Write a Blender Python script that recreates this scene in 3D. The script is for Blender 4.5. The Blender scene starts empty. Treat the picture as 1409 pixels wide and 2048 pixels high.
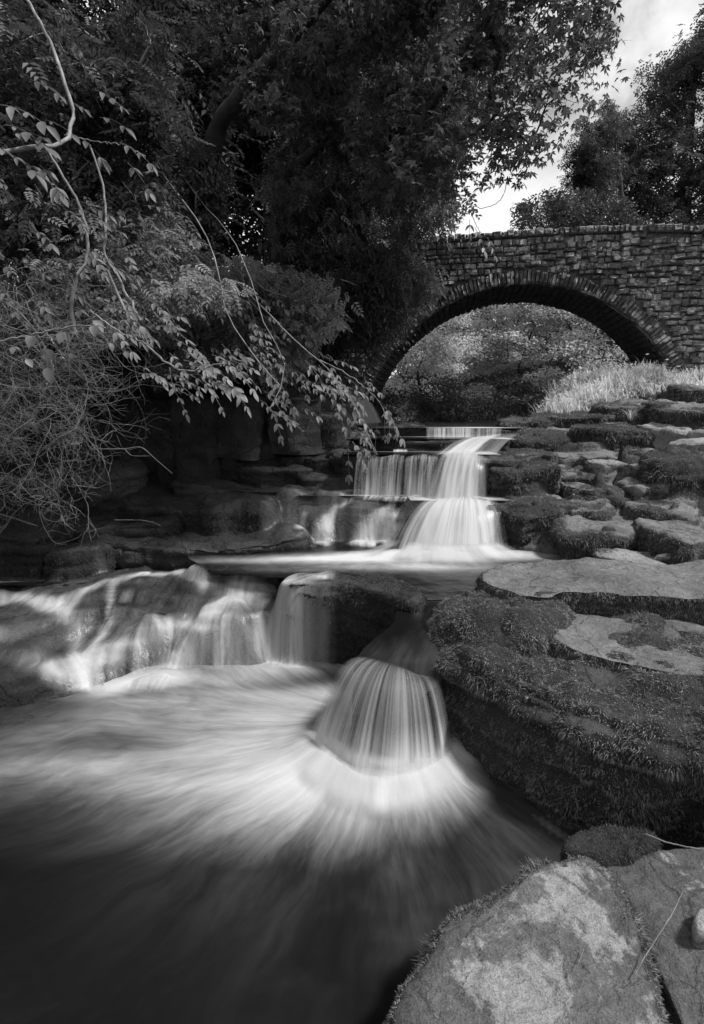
import bpy, math, random
import numpy as np
from mathutils import Vector
from mathutils.bvhtree import BVHTree

# ------------------------------------------------------------------ camera, sky, sun, exposure
sc = bpy.context.scene
C = sc.collection
PITCH = math.radians(10.0)
FPX = 1100.0
CAMZ = 1.9
cam_d = bpy.data.cameras.new('camera')
cam = bpy.data.objects.new('camera', cam_d)
C.objects.link(cam)
cam.location = (0, 0, CAMZ)
cam.rotation_euler = (math.pi / 2 - PITCH, 0, 0)
cam_d.sensor_fit = 'VERTICAL'
cam_d.sensor_height = 36.0
cam_d.lens = 36.0 * FPX / 2048.0
cam_d.clip_start = 0.05
cam_d.clip_end = 3000
sc.camera = cam

SUN_EL, SUN_AZ = math.radians(54), math.radians(102)      # azimuth from +Y towards +X
w = bpy.data.worlds.new('World')
sc.world = w
w.use_nodes = True
nt = w.node_tree
nt.nodes.clear()
def N(nt, typ, **kw):
    n = nt.nodes.new(typ)
    for k, v in kw.items():
        setattr(n, k, v)
    return n
out = N(nt, 'ShaderNodeOutputWorld')
bg = N(nt, 'ShaderNodeBackground')
bg.inputs['Strength'].default_value = 0.10
sky = N(nt, 'ShaderNodeTexSky', sky_type='NISHITA')
sky.sun_disc = False
sky.sun_elevation = SUN_EL
sky.sun_rotation = SUN_AZ
sky.air_density = 1.0
sky.dust_density = 2.0
bw = N(nt, 'ShaderNodeRGBToBW')
tc = N(nt, 'ShaderNodeTexCoord')
mp = N(nt, 'ShaderNodeMapping')
mp.inputs['Scale'].default_value = (1.0, 1.0, 1.25)
mp.inputs['Location'].default_value = (1.3, 2.2, 0.7)
cn = N(nt, 'ShaderNodeTexNoise')
cn.inputs['Scale'].default_value = 3.6
cn.inputs['Detail'].default_value = 7.0
cn.inputs['Roughness'].default_value = 0.55
cn.inputs['Distortion'].default_value = 0.15
cr = N(nt, 'ShaderNodeMapRange')
cr.inputs['From Min'].default_value = 0.43
cr.inputs['From Max'].default_value = 0.64
cr.interpolation_type = 'SMOOTHSTEP'
cr.inputs['To Min'].default_value = 0.8
cr.inputs['To Max'].default_value = 6.0
sx = N(nt, 'ShaderNodeSeparateXYZ')
hz = N(nt, 'ShaderNodeMapRange')
hz.inputs['From Min'].default_value = 0.30
hz.inputs['From Max'].default_value = 0.44
hz.inputs['To Min'].default_value = 1.0
hz.inputs['To Max'].default_value = 0.0
mxh = N(nt, 'ShaderNodeMix', data_type='FLOAT')
mxh.inputs['B'].default_value = 6.4
mx = N(nt, 'ShaderNodeMix', data_type='FLOAT')
mx.inputs['Factor'].default_value = 0.75
L = nt.links.new
L(tc.outputs['Generated'], mp.inputs['Vector'])
L(mp.outputs['Vector'], cn.inputs['Vector'])
L(cn.outputs['Fac'], cr.inputs['Value'])
L(tc.outputs['Generated'], sx.inputs['Vector'])
L(sx.outputs['Z'], hz.inputs['Value'])
L(hz.outputs['Result'], mxh.inputs['Factor'])
L(cr.outputs['Result'], mxh.inputs['A'])
L(sky.outputs['Color'], bw.inputs['Color'])
L(bw.outputs['Val'], mx.inputs['A'])
L(mxh.outputs['Result'], mx.inputs['B'])
L(mx.outputs['Result'], bg.inputs['Color'])
L(bg.outputs['Background'], out.inputs['Surface'])

sd = bpy.data.lights.new('sun', 'SUN')
sd.energy = 2.6
sd.angle = math.radians(8)
sd.color = (1, 1, 1)
sun = bpy.data.objects.new('sun', sd)
C.objects.link(sun)
sdir = Vector((math.sin(SUN_AZ) * math.cos(SUN_EL), math.cos(SUN_AZ) * math.cos(SUN_EL), math.sin(SUN_EL)))
sun.rotation_euler = sdir.to_track_quat('Z', 'Y').to_euler()
sun.location = (6, 4, 14)

sc.view_settings.view_transform = 'Standard'
sc.view_settings.look = 'None'
sc.view_settings.exposure = 0.95
sc.view_settings.gamma = 1.0
sc.view_settings.use_curve_mapping = False
sc.render.engine = 'CYCLES'
cy = sc.cycles
cy.max_bounces = 6
cy.diffuse_bounces = 3
cy.glossy_bounces = 2
cy.transmission_bounces = 3
cy.transparent_max_bounces = 12
cy.use_denoising = True
cy.caustics_reflective = False
cy.caustics_refractive = False

rng = np.random.default_rng(7)
random.seed(7)

# ------------------------------------------------------------------ helpers: picture -> place, noise, meshes
cp, sp = math.cos(PITCH), math.sin(PITCH)
def ray(px, py):
    a = (px - 704.5) / FPX
    b = (1024 - py) / FPX
    return np.array([a, cp + b * sp, -sp + b * cp])
def at(px, py, Y):
    r = ray(px, py)
    return np.array([0, 0, CAMZ]) + r * (Y / r[1])
def atz(px, py, z):
    r = ray(px, py)
    return np.array([0, 0, CAMZ]) + r * ((z - CAMZ) / r[2])
def zat(py, Y):
    return at(704.5, py, Y)[2]

def _h(ix, iy, iz, seed):
    n = (ix * 374761393 + iy * 668265263 + iz * 1274126177 + seed * 974634777) & 0xFFFFFFFF
    n = ((n ^ (n >> 13)) * 1274126177) & 0xFFFFFFFF
    return ((n ^ (n >> 16)) & 0xFFFF) / 65535.0
def vnoise(P, seed=0):
    P = np.asarray(P, float)
    i = np.floor(P).astype(np.int64)
    f = P - i
    f = f * f * f * (f * (f * 6 - 15) + 10)
    x, y, z = i[..., 0], i[..., 1], i[..., 2]
    fx, fy, fz = f[..., 0], f[..., 1], f[..., 2]
    r = 0
    for dx in (0, 1):
        for dy in (0, 1):
            for dz in (0, 1):
                r = r + _h(x + dx, y + dy, z + dz, seed) * (fx if dx else 1 - fx) * (fy if dy else 1 - fy) * (fz if dz else 1 - fz)
    return r * 2 - 1
def fbm(P, freq=1.0, octv=4, seed=0, gain=0.5):
    P = np.asarray(P, float) * freq
    a, s, t = 1.0, 0, 0
    for k in range(octv):
        s = s + a * vnoise(P + 17.3 * k, seed + k)
        t += a
        a *= gain
        P = P * 2.03
    return s / t
def sstep(a, b, x):
    t = np.clip((x - a) / (b - a), 0, 1)
    return t * t * (3 - 2 * t)

def make_mesh(name, V, F, mats, smooth=True, attrs=None, midx=None):
    me = bpy.data.meshes.new(name)
    V = np.asarray(V, np.float32)
    F = np.asarray(F, np.int32)
    k = F.shape[1]
    me.vertices.add(len(V))
    me.vertices.foreach_set('co', V.ravel())
    me.loops.add(F.size)
    me.loops.foreach_set('vertex_index', F.ravel())
    me.polygons.add(len(F))
    me.polygons.foreach_set('loop_start', np.arange(0, F.size, k, dtype=np.int32))
    me.polygons.foreach_set('loop_total', np.full(len(F), k, np.int32))
    me.polygons.foreach_set('use_smooth', np.full(len(F), smooth))
    for m in (mats if isinstance(mats, (list, tuple)) else [mats]):
        me.materials.append(m)
    if midx is not None:
        me.polygons.foreach_set('material_index', np.asarray(midx, np.int32))
    for kx, (typ, arr) in (attrs or {}).items():
        at_ = me.attributes.new(kx, typ, 'POINT')
        at_.data.foreach_set('vector' if typ == 'FLOAT_VECTOR' else 'value', np.asarray(arr, np.float32).ravel())
    me.update(calc_edges=True)
    return me
def link(name, me, parent=None, label=None, cat=None, group=None, kind=None):
    o = bpy.data.objects.new(name, me)
    C.objects.link(o)
    if parent is not None:
        o.parent = parent
    tag(o, label, cat, group, kind)
    return o
def tag(o, label=None, cat=None, group=None, kind=None):
    if label: o['label'] = label
    if cat: o['category'] = cat
    if group: o['group'] = group
    if kind: o['kind'] = kind
def empty(name, loc, label, cat, group=None):
    o = bpy.data.objects.new(name, None)
    C.objects.link(o)
    o.empty_display_size = 0.1
    o.location = loc
    tag(o, label, cat, group)
    return o
def under(root, name, V, F, mat, **kw):
    """a part of root whose vertices are given in world space"""
    V = np.asarray(V) - np.array(root.location)
    kind = kw.pop('kind', None)
    return link(name, make_mesh(name, V, F, mat, **kw), root, kind=kind)

# ------------------------------------------------------------------ materials (the photograph is black and white: greys only)
def g(v): return (v, v, v, 1)
def newmat(name):
    m = bpy.data.materials.new(name)
    m.use_nodes = True
    t = m.node_tree
    t.nodes.clear()
    o = N(t, 'ShaderNodeOutputMaterial')
    return m, t, o
def noise(t, scale, detail=5, rough=0.6, vec=None, dist=0.0):
    n = N(t, 'ShaderNodeTexNoise')
    n.inputs['Scale'].default_value = scale
    n.inputs['Detail'].default_value = detail
    n.inputs['Roughness'].default_value = rough
    n.inputs['Distortion'].default_value = dist
    if vec is None:
        ge = N(t, 'ShaderNodeNewGeometry')
        vec = ge.outputs['Position']
    t.links.new(vec, n.inputs['Vector'])
    return n.outputs['Fac']
def rng_(t, x, a, b, c, d, smooth=False):
    m = N(t, 'ShaderNodeMapRange')
    if smooth: m.interpolation_type = 'SMOOTHSTEP'
    for k, v in zip(('From Min', 'From Max', 'To Min', 'To Max'), (a, b, c, d)):
        m.inputs[k].default_value = v
    t.links.new(x, m.inputs['Value'])
    return m.outputs['Result']
def mth(t, op, a, b=None, clamp=False):
    m = N(t, 'ShaderNodeMath', operation=op)
    m.use_clamp = clamp
    for i, v in enumerate((a, b)):
        if v is None: continue
        if isinstance(v, (int, float)): m.inputs[i].default_value = v
        else: t.links.new(v, m.inputs[i])
    return m.outputs[0]
def mixf(t, f, a, b):
    m = N(t, 'ShaderNodeMix', data_type='FLOAT')
    for k, v in (('Factor', f), ('A', a), ('B', b)):
        if isinstance(v, (int, float)): m.inputs[k].default_value = v
        else: t.links.new(v, m.inputs[k])
    return m.outputs['Result']
def bump(t, h, strength, dist, normal=None):
    b = N(t, 'ShaderNodeBump')
    b.inputs['Strength'].default_value = strength
    b.inputs['Distance'].default_value = dist
    t.links.new(h, b.inputs['Height'])
    if normal is not None: t.links.new(normal, b.inputs['Normal'])
    return b.outputs['Normal']
def attr(t, name, vec=False):
    a = N(t, 'ShaderNodeAttribute')
    a.attribute_name = name
    return a.outputs['Vector' if vec else 'Fac']

def rock_mat(name, lo, hi, moss=0.03, rough=(0.45, 0.85), lichen=None, bscale=1.0, wet=0.0):
    m, t, o = newmat(name)
    p = N(t, 'ShaderNodeBsdfPrincipled')
    n1 = noise(t, 2.2, 6, 0.62, dist=0.4)
    n2 = noise(t, 28 * bscale, 6, 0.7)
    n3 = noise(t, 160 * bscale, 3, 0.6)
    base = mth(t, 'MULTIPLY', rng_(t, n1, 0.3, 0.7, lo, hi), rng_(t, n2, 0.3, 0.7, 0.6, 1.35))
    base = mth(t, 'MULTIPLY', base, rng_(t, n3, 0.3, 0.7, 0.7, 1.3))
    if lichen:
        la, lb, lscale, thr = lichen
        l1 = noise(t, lscale, 7, 0.62, dist=0.6)
        lm = rng_(t, mth(t, 'ADD', l1, rng_(t, n2, .3, .7, -.03, .03)), thr, thr + 0.07, 0, 1, True)
        spk = mth(t, 'MULTIPLY', rng_(t, n3, 0.3, 0.7, la * 1.05, lb), rng_(t, n2, .3, .7, .65, 1.3))
        base = mixf(t, lm, base, spk)
    mo = attr(t, 'moss')
    mo2 = mth(t, 'ADD', mo, rng_(t, n2, 0.3, 0.7, -0.3, 0.3))
    mm = rng_(t, mo2, 0.35, 0.65, 0, 1, True)
    mc = mth(t, 'MULTIPLY', rng_(t, n3, 0.3, 0.7, 0.4, 1.5), moss)
    col = mixf(t, mm, base, mc)
    t.links.new(col, p.inputs['Base Color'])
    r = rng_(t, n2, 0.3, 0.7, rough[0], rough[1])
    t.links.new(mixf(t, mm, r, 0.95), p.inputs['Roughness'])
    p.inputs['Specular IOR Level'].default_value = 0.35
    vo = N(t, 'ShaderNodeTexVoronoi', feature='DISTANCE_TO_EDGE'); vo.inputs['Scale'].default_value = 3.1
    dv = N(t, 'ShaderNodeMix', data_type='VECTOR'); ge = N(t, 'ShaderNodeNewGeometry')
    vn = N(t, 'ShaderNodeTexNoise'); vn.inputs['Scale'].default_value = 3.0; vn.inputs['Detail'].default_value = 5
    t.links.new(ge.outputs['Position'], vn.inputs['Vector'])
    dv.inputs[0].default_value = .35
    t.links.new(ge.outputs['Position'], dv.inputs[4]); t.links.new(vn.outputs['Color'], dv.inputs[5])
    t.links.new(dv.outputs[1], vo.inputs['Vector'])
    nb = bump(t, rng_(t, vo.outputs['Distance'], 0, .035, 0, 1), 0.7, 0.02)
    nb = bump(t, n2, 0.9, 0.03, nb)
    nb = bump(t, n3, 0.7, 0.005, nb)
    t.links.new(nb, p.inputs['Normal'])
    t.links.new(p.outputs[0], o.inputs['Surface'])
    return m

def leaf_mat(name, lo, hi, trans=0.35, freq=18.0, gloss=0.25):
    m, t, o = newmat(name)
    n = noise(t, freq, 2, 0.5)
    n2 = noise(t, 1.1, 2, 0.5)
    c = mth(t, 'MULTIPLY', rng_(t, n, 0.3, 0.7, lo, hi), rng_(t, n2, 0.35, 0.65, 0.65, 1.35))
    p = N(t, 'ShaderNodeBsdfPrincipled')
    t.links.new(c, p.inputs['Base Color'])
    p.inputs['Roughness'].default_value = 0.5
    p.inputs['Specular IOR Level'].default_value = gloss
    tr = N(t, 'ShaderNodeBsdfTranslucent')
    t.links.new(mth(t, 'MULTIPLY', c, 1.3), tr.inputs['Color'])
    mxs = N(t, 'ShaderNodeMixShader')
    mxs.inputs[0].default_value = trans
    t.links.new(p.outputs[0], mxs.inputs[1])
    t.links.new(tr.outputs[0], mxs.inputs[2])
    t.links.new(mxs.outputs[0], o.inputs['Surface'])
    return m

def bark_mat(name, lo, hi):
    m, t, o = newmat(name)
    p = N(t, 'ShaderNodeBsdfPrincipled')
    n = noise(t, 22, 6, 0.7)
    n2 = noise(t, 4, 3, 0.6)
    c = mth(t, 'MULTIPLY', rng_(t, n, 0.3, 0.7, lo, hi), rng_(t, n2, 0.3, 0.7, 0.6, 1.4))
    t.links.new(c, p.inputs['Base Color'])
    p.inputs['Roughness'].default_value = 0.85
    t.links.new(bump(t, n, 0.8, 0.01), p.inputs['Normal'])
    t.links.new(p.outputs[0], o.inputs['Surface'])
    return m

def water_mat(name, s_u=4.0, s_v=1.0, dark=0.007, white=0.56, spec=.15):
    """still and foaming water: attribute foam (0..1) and flow (across, along)"""
    m, t, o = newmat(name)
    p = N(t, 'ShaderNodeBsdfPrincipled')
    fl = attr(t, 'flow', True)
    f = attr(t, 'foam')
    mpn = N(t, 'ShaderNodeMapping')
    mpn.inputs['Scale'].default_value = (s_u, s_v, 1)
    t.links.new(fl, mpn.inputs['Vector'])
    a = noise(t, 1.0, 6, 0.62, mpn.outputs[0], 0.35)
    b = noise(t, 5.0, 4, 0.6, mpn.outputs[0], 0.5)
    s = mth(t, 'ADD', mth(t, 'MULTIPLY', mth(t, 'SUBTRACT', a, 0.5), 1.5), mth(t, 'MULTIPLY', mth(t, 'SUBTRACT', b, 0.5), 0.9))
    q = mth(t, 'MULTIPLY', mth(t, 'MULTIPLY', f, mth(t, 'SUBTRACT', 1.05, f)), 1.55)
    fo = mth(t, 'ADD', f, mth(t, 'MULTIPLY', s, q), clamp=True)
    fo = mth(t, 'POWER', fo, 1.35)
    t.links.new(mixf(t, fo, dark, white), p.inputs['Base Color'])
    t.links.new(mixf(t, fo, 0.22, 0.9), p.inputs['Roughness'])
    p.inputs['Specular IOR Level'].default_value = spec
    nz = noise(t, 3.0, 3, 0.5)
    nb = bump(t, nz, 0.35, 0.05)
    nb = bump(t, a, 0.25, 0.02, nb)
    t.links.new(nb, p.inputs['Normal'])
    t.links.new(p.outputs[0], o.inputs['Surface'])
    return m

def fall_mat(name, s_u=22.0, s_v=0.8, contrast=2.2, white=0.56, gloss=0.02):
    m, t, o = newmat(name)
    fl = attr(t, 'flow', True)
    f = attr(t, 'foam')
    mpn = N(t, 'ShaderNodeMapping')
    mpn.inputs['Scale'].default_value = (s_u, s_v, 1)
    t.links.new(fl, mpn.inputs['Vector'])
    a = noise(t, 1.0, 5, 0.6, mpn.outputs[0], 0.15)
    s = mth(t, 'MULTIPLY', mth(t, 'SUBTRACT', a, 0.5), contrast)
    q = mth(t, 'MULTIPLY', mth(t, 'MULTIPLY', f, mth(t, 'SUBTRACT', 1.25, f)), 2.6)
    al = mth(t, 'ADD', f, mth(t, 'MULTIPLY', s, q), clamp=True)
    d = N(t, 'ShaderNodeBsdfDiffuse'); d.inputs['Color'].default_value = g(white)
    tr = N(t, 'ShaderNodeBsdfTranslucent'); tr.inputs['Color'].default_value = g(white)
    ms = N(t, 'ShaderNodeMixShader'); ms.inputs[0].default_value = 0.12
    t.links.new(d.outputs[0], ms.inputs[1]); t.links.new(tr.outputs[0], ms.inputs[2])
    tp = N(t, 'ShaderNodeBsdfTransparent')
    gl = N(t, 'ShaderNodeBsdfGlossy'); gl.inputs['Roughness'].default_value = 0.25; gl.inputs['Color'].default_value = g(0.8)
    mg = N(t, 'ShaderNodeMixShader')
    t.links.new(mth(t, 'MULTIPLY', rng_(t, f, 0.0, 0.15, 0, 1), gloss), mg.inputs[0])
    t.links.new(tp.outputs[0], mg.inputs[1]); t.links.new(gl.outputs[0], mg.inputs[2])
    mo = N(t, 'ShaderNodeMixShader')
    t.links.new(al, mo.inputs[0])
    t.links.new(mg.outputs[0], mo.inputs[1]); t.links.new(ms.outputs[0], mo.inputs[2])
    nb = bump(t, a, 0.4, 0.02)
    for x in (d, tr, gl): t.links.new(nb, x.inputs['Normal'])
    t.links.new(mo.outputs[0], o.inputs['Surface'])
    return m

M = {}
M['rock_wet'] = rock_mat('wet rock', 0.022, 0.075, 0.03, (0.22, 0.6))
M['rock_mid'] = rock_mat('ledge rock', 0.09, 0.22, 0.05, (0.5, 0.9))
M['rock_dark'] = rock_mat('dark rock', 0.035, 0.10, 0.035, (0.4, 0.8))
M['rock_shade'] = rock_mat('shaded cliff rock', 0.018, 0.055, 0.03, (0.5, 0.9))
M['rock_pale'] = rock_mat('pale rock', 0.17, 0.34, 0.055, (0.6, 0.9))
M['rock_lichen'] = rock_mat('lichen rock', 0.07, 0.15, 0.05, (0.6, 0.9), lichen=(0.19, 0.36, 3.1, 0.49))
M['rock_path'] = rock_mat('damp flat rock', 0.06, 0.13, 0.05, (0.55, 0.9), lichen=(0.2, 0.4, 4.2, 0.63))
M['soil'] = rock_mat('soil', 0.02, 0.06, 0.03, (0.8, 0.95))
M['moss'] = leaf_mat('moss', 0.07, 0.27, 0.25, 30.0, 0.15)
M['moss_dark'] = leaf_mat('dark moss', 0.03, 0.09, 0.2, 25.0, 0.15)
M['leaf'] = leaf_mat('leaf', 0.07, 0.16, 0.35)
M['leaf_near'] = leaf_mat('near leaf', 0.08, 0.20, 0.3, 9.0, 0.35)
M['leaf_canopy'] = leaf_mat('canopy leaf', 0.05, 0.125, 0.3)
M['leaf_raised'] = leaf_mat('light raised leaf', 0.15, 0.32, 0.35)  # tone lifted in place of the light that the canopy blocks
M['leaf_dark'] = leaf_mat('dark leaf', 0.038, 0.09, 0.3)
M['leaf_lit'] = leaf_mat('lit leaf', 0.40, 0.70, 0.5, 9.0)  # open-sky light behind the arch put into the leaf tone
M['grass'] = leaf_mat('grass', 0.36, 0.65, 0.45, 12.0)
M['bark'] = bark_mat('bark', 0.02, 0.06)
M['bark_pale'] = bark_mat('pale bark', 0.12, 0.30)
M['twig'] = bark_mat('dead twig', 0.09, 0.24)
M['water'] = water_mat('water')
M['water_up'] = water_mat('upper water', 3.0, 9.0)
M['water_dark'] = water_mat('dark sliding water', 5.0, 1.0, spec=.08)
M['fall'] = fall_mat('falling water', 20, 0.9, 2.4)
M['fall_fan'] = fall_mat('fanning water', 24, 0.3, 2.6, gloss=0.04)
M['mist'] = fall_mat('mist', 7, 5, 1.1, gloss=0.0)
M['silk'] = fall_mat('silky water', 30, 30, 0.3, gloss=0.03)
M['veil'] = fall_mat('thin veil', 26, 1.2, 3.2, gloss=0.03)

# ------------------------------------------------------------------ the ground, one sheet
def bedz(y):
    return np.interp(y, [-3, 3.9, 4.6, 5.4, 6.2, 7.2, 9, 40, 400], [-.5, -.5, .0, .3, .8, 1.1, 1.35, 1.6, 4])
def xl(y):
    return np.interp(y, [-3, 4, 5.0, 6.5, 6.9, 7.5, 9, 12, 15, 30, 60, 400], [-3.8, -3.8, -3.7, -3.5, -.7, -.1, .2, .5, 1.2, 1.5, 3, 10])
def xr(y):
    return np.interp(y, [-3, 1, 2, 3, 4.5, 5.5, 7, 9, 12, 15, 20, 30, 60, 400], [1.6, 1.7, 2.2, 3.1, 2.6, 2.5, 2.6, 3.0, 4.4, 5.2, 4.5, 4.5, 7, 16])
def ground_z(x, y):
    P = np.stack([x, y, np.zeros_like(x)], -1)
    b = bedz(y)
    dl = xl(y) - x
    dr = x - xr(y)
    n = fbm(P, 0.55, 4, 3)
    wl = 0.1 * np.minimum(np.abs(dl), 3)
    left = sstep(-0.1, 0.45, dl) * (2.15 - b + 0.15 * np.clip(dl, 0, 1.5)) + 0.30 * np.clip(dl - 1.0, 0, 16) + 0.12 * np.clip(dl - 17, 0, 60)
    left = left * np.where(y < 4.2, sstep(-2, 4.2, y) * .6 + .4, 1)
    tgt = np.interp(y, [-3, 1, 3, 4.4, 4.9, 5.5, 6.75, 8.3, 9.6, 13, 20, 40], [.0, .0, .1, .35, .5, 1.0, 1.35, 1.68, 1.95, 2.35, 2.6, 4])
    right = sstep(-.15, .6, dr) * (tgt - b) + 0.10 * np.clip(dr - .6, 0, 4) + 0.45 * np.clip(dr - 4.5, 0, 20) + .1 * np.clip(dr - 25, 0, 80)
    right = right + sstep(0, .6, dr) * sstep(7, 4, dr) * (.10 * fbm(P, 2.2, 4, 8) + .05 * fbm(P, 5, 2, 18))
    z = b + left + right + n * (0.12 + 0.05 * np.clip(np.maximum(dl, dr), 0, 8))
    far = np.clip((np.hypot(x, y) - 60) / 300, 0, 1)
    return z + far * 12 * (1 + fbm(P, .01, 3, 9))
ax = np.concatenate([-np.geomspace(14, 600, 34)[::-1], np.arange(-13.8, 13.9, 0.14), np.geomspace(14, 600, 34)])
ay = np.concatenate([-np.geomspace(4, 300, 22)[::-1], np.arange(-3.6, 26, 0.15), np.geomspace(26.2, 900, 44)])
GX, GY = np.meshgrid(ax, ay)
GZ = ground_z(GX, GY)
def grid_faces(nr, nc):
    i = np.arange(nr * nc).reshape(nr, nc)
    return np.stack([i[:-1, :-1], i[:-1, 1:], i[1:, 1:], i[1:, :-1]], -1).reshape(-1, 4)
gv = np.stack([GX, GY, GZ], -1).reshape(-1, 3)
link('ground', make_mesh('ground', gv, grid_faces(*GX.shape), M['soil'], attrs={'moss': ('FLOAT', np.clip(fbm(gv, 1.2, 3, 5) + .45, 0, 1))}), kind='structure')

# ------------------------------------------------------------------ rocks
rock_bvhs = []
rock_box = []
def chaikin(p, n=2):
    p = np.asarray(p, float)
    for _ in range(n):
        q = np.roll(p, -1, 0)
        p = np.stack([p * .75 + q * .25, p * .25 + q * .75], 1).reshape(-1, 2)
    return p
def slab(outline, zt, zb, r=0.12, res=0.03, under_=0.0, amp=0.03, strata=0.03, slayer=0.12, tilt=(0, 0), seed=0, moss=(0.3, 0.6), mosstop=0.0, sm=2, foot=0.0, medge=0.2, topamp=.3, mvar=.55):
    """rounded layered block over a plan outline: returns dict V, F, n, moss"""
    p = chaikin(outline, sm)
    if (p[:, 0] * np.roll(p[:, 1], -1) - np.roll(p[:, 0], -1) * p[:, 1]).sum() < 0: p = p[::-1]
    q = np.roll(p, -1, 0)
    seg = np.linalg.norm(q - p, axis=1)
    cum = np.concatenate([[0], np.cumsum(seg)])
    n = max(24, int(cum[-1] / res))
    s = np.linspace(0, cum[-1], n, endpoint=False)
    pc = np.vstack([p, p[:1]])
    P2 = np.stack([np.interp(s, cum, pc[:, 0]), np.interp(s, cum, pc[:, 1])], -1)
    c = P2.mean(0)
    D = P2 - c
    R = np.linalg.norm(D, axis=1)
    U = D / R[:, None]
    H = zt - zb
    r = min(r, H * .6, R.min() * .7)
    ns = max(4, int((H - r) / res))
    prof = []
    for k in range(ns):
        t = k / ns
        prof.append((zb + (H - r) * t, under_ * (1 - t) ** 1.2 - foot * (1 - t), 0))
    na = max(5, int(r * 1.6 / res))
    for k in range(na):
        a = (k / na) * math.pi / 2
        prof.append((zt - r + r * math.sin(a), r * (1 - math.cos(a)), 0))
    nt_ = max(5, int(R.mean() / res))
    rings, top = [], []
    for z, ins, _ in prof:
        rings.append(np.column_stack([c + U * (R - ins)[:, None], np.full(n, z)]))
        top.append(np.zeros(n))
    for k in range(nt_ + 1):
        f = 1 - k / nt_
        f = max(f, 0.002)
        rings.append(np.column_stack([c + U * ((R - r) * f)[:, None], np.full(n, zt)]))
        top.append(np.full(n, 1 - f) + .001)
    V = np.stack(rings)                       # rings x n x 3
    T = np.stack(top)
    V[..., 2] += (V[..., 0] - c[0]) * tilt[0] + (V[..., 1] - c[1]) * tilt[1]
    def normals(V):
        du = np.roll(V, -1, 1) - np.roll(V, 1, 1)
        dv = np.empty_like(V)
        dv[1:-1] = V[2:] - V[:-2]
        dv[0] = V[1] - V[0]
        dv[-1] = V[-1] - V[-2]
        nn = np.cross(du, dv)
        l = np.linalg.norm(nn, axis=-1, keepdims=True)
        nn = nn / np.maximum(l, 1e-9)
        nn[T > .9] = (0, 0, 1)
        return nn
    nn = normals(V)
    side = 1 - np.clip(nn[..., 2], 0, 1)
    off = amp * 1.6 * fbm(V, 1.6, 3, seed) + amp * 0.9 * fbm(V, 6, 4, seed + 5)
    if strata:
        zz = V[..., 2] / slayer + 0.6 * fbm(V, 0.9, 2, seed + 9)
        k = np.floor(zz); fr = zz - k
        st = (_h(k.astype(np.int64), np.full(k.shape, seed), np.zeros(k.shape, np.int64), 3) - .6) * 1.0
        groove = -np.exp(-((np.minimum(fr, 1 - fr)) / .12) ** 2) * .7
        off = off + side * strata * (st + groove)
    fade = np.clip(1 - T * 1.0, 0.0, 1)[..., None]
    V = V + nn * off[..., None] * (fade * (1 - topamp) + topamp)
    # flaggy top: shallow steps
    V[..., 2] += np.where(T > 0, 1, 0) * 0.0
    nn = normals(V)
    side = 1 - np.clip(nn[..., 2], 0, 1)
    edge = np.exp(-T * R[None, :] / max(medge, .01)) * np.where(T > 0, 1, 0)
    mo = np.where(T > 0, mosstop + edge * .45, sstep(.1, .5, side) * moss[1] + moss[0]) + mvar * fbm(V, 2.2, 4, seed + 21)
    mo = np.clip(mo, 0, 1)
    nr = V.shape[0]
    i = np.arange(nr * n).reshape(nr, n)
    j = np.roll(i, -1, 1)
    F = np.stack([i[:-1], j[:-1], j[1:], i[1:]], -1).reshape(-1, 4)
    return dict(V=V.reshape(-1, 3), F=F, n=nn.reshape(-1, 3), moss=mo.reshape(-1), side=side.reshape(-1))

def moss_tufts(S, count, length, width, seed=0, droop=0.7, thresh=.35, clump=9.0, box=None):
    r_ = np.random.default_rng(seed)
    V, F = S['V'], S['F']
    a, b, c, d = (V[F[:, k]] for k in range(4))
    area = .5 * (np.linalg.norm(np.cross(b - a, c - a), axis=1) + np.linalg.norm(np.cross(c - a, d - a), axis=1))
    mo = S['moss'][F].mean(1)
    ce = (a + c) / 2
    vis = S['n'][F[:, 0]]
    tocam = np.array([0, 0, CAMZ]) - ce
    facing = (vis * tocam).sum(1) / np.linalg.norm(tocam, axis=1)
    dens = 0.45 + 0.75 * np.clip(fbm(ce, clump, 3, seed + 3) + .35, 0, 1)
    wgt = area * sstep(thresh, thresh + .3, mo) * dens * np.where(facing > -.35, 1, .08)
    if wgt.sum() <= 0: return None
    f = r_.choice(len(F), count, p=wgt / wgt.sum())
    u, v = r_.random(count), r_.random(count)
    P = (a[f] * ((1 - u) * (1 - v))[:, None] + b[f] * (u * (1 - v))[:, None] + c[f] * (u * v)[:, None] + d[f] * ((1 - u) * v)[:, None])
    n = S['n'][F[f, 0]]
    dirv = n * (.55 + .3 * r_.random((count, 1))) + np.array([0, 0, -1.0]) * droop * r_.random((count, 1)) * S['side'][F[f, 0]][:, None] + r_.normal(0, .45, (count, 3))
    dirv /= np.linalg.norm(dirv, axis=1, keepdims=True)
    cl = .3 + 1.9 * np.clip(fbm(P, clump * 1.3, 3, seed + 8) * .9 + .5, 0, 1) ** 1.6
    ln = length * cl * (.5 + r_.random(count))
    wd = width * (.6 + .8 * r_.random(count))
    sd_ = np.cross(dirv, r_.normal(0, 1, (count, 3)))
    sd_ /= np.linalg.norm(sd_, axis=1, keepdims=True)
    bend = np.array([0, 0, -1.0]) * (droop * .45)
    p0 = P - n * .004
    m = P + dirv * (ln * .5)[:, None]
    tip = P + dirv * ln[:, None] + bend * ln[:, None]
    VV = np.stack([P + dirv * (ln * .12)[:, None] + sd_ * wd[:, None] * .5, tip, P + dirv * (ln * .12)[:, None] - sd_ * wd[:, None] * .5], 1).reshape(-1, 3)
    FF = np.arange(count * 3).reshape(-1, 3)
    return VV, FF

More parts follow.
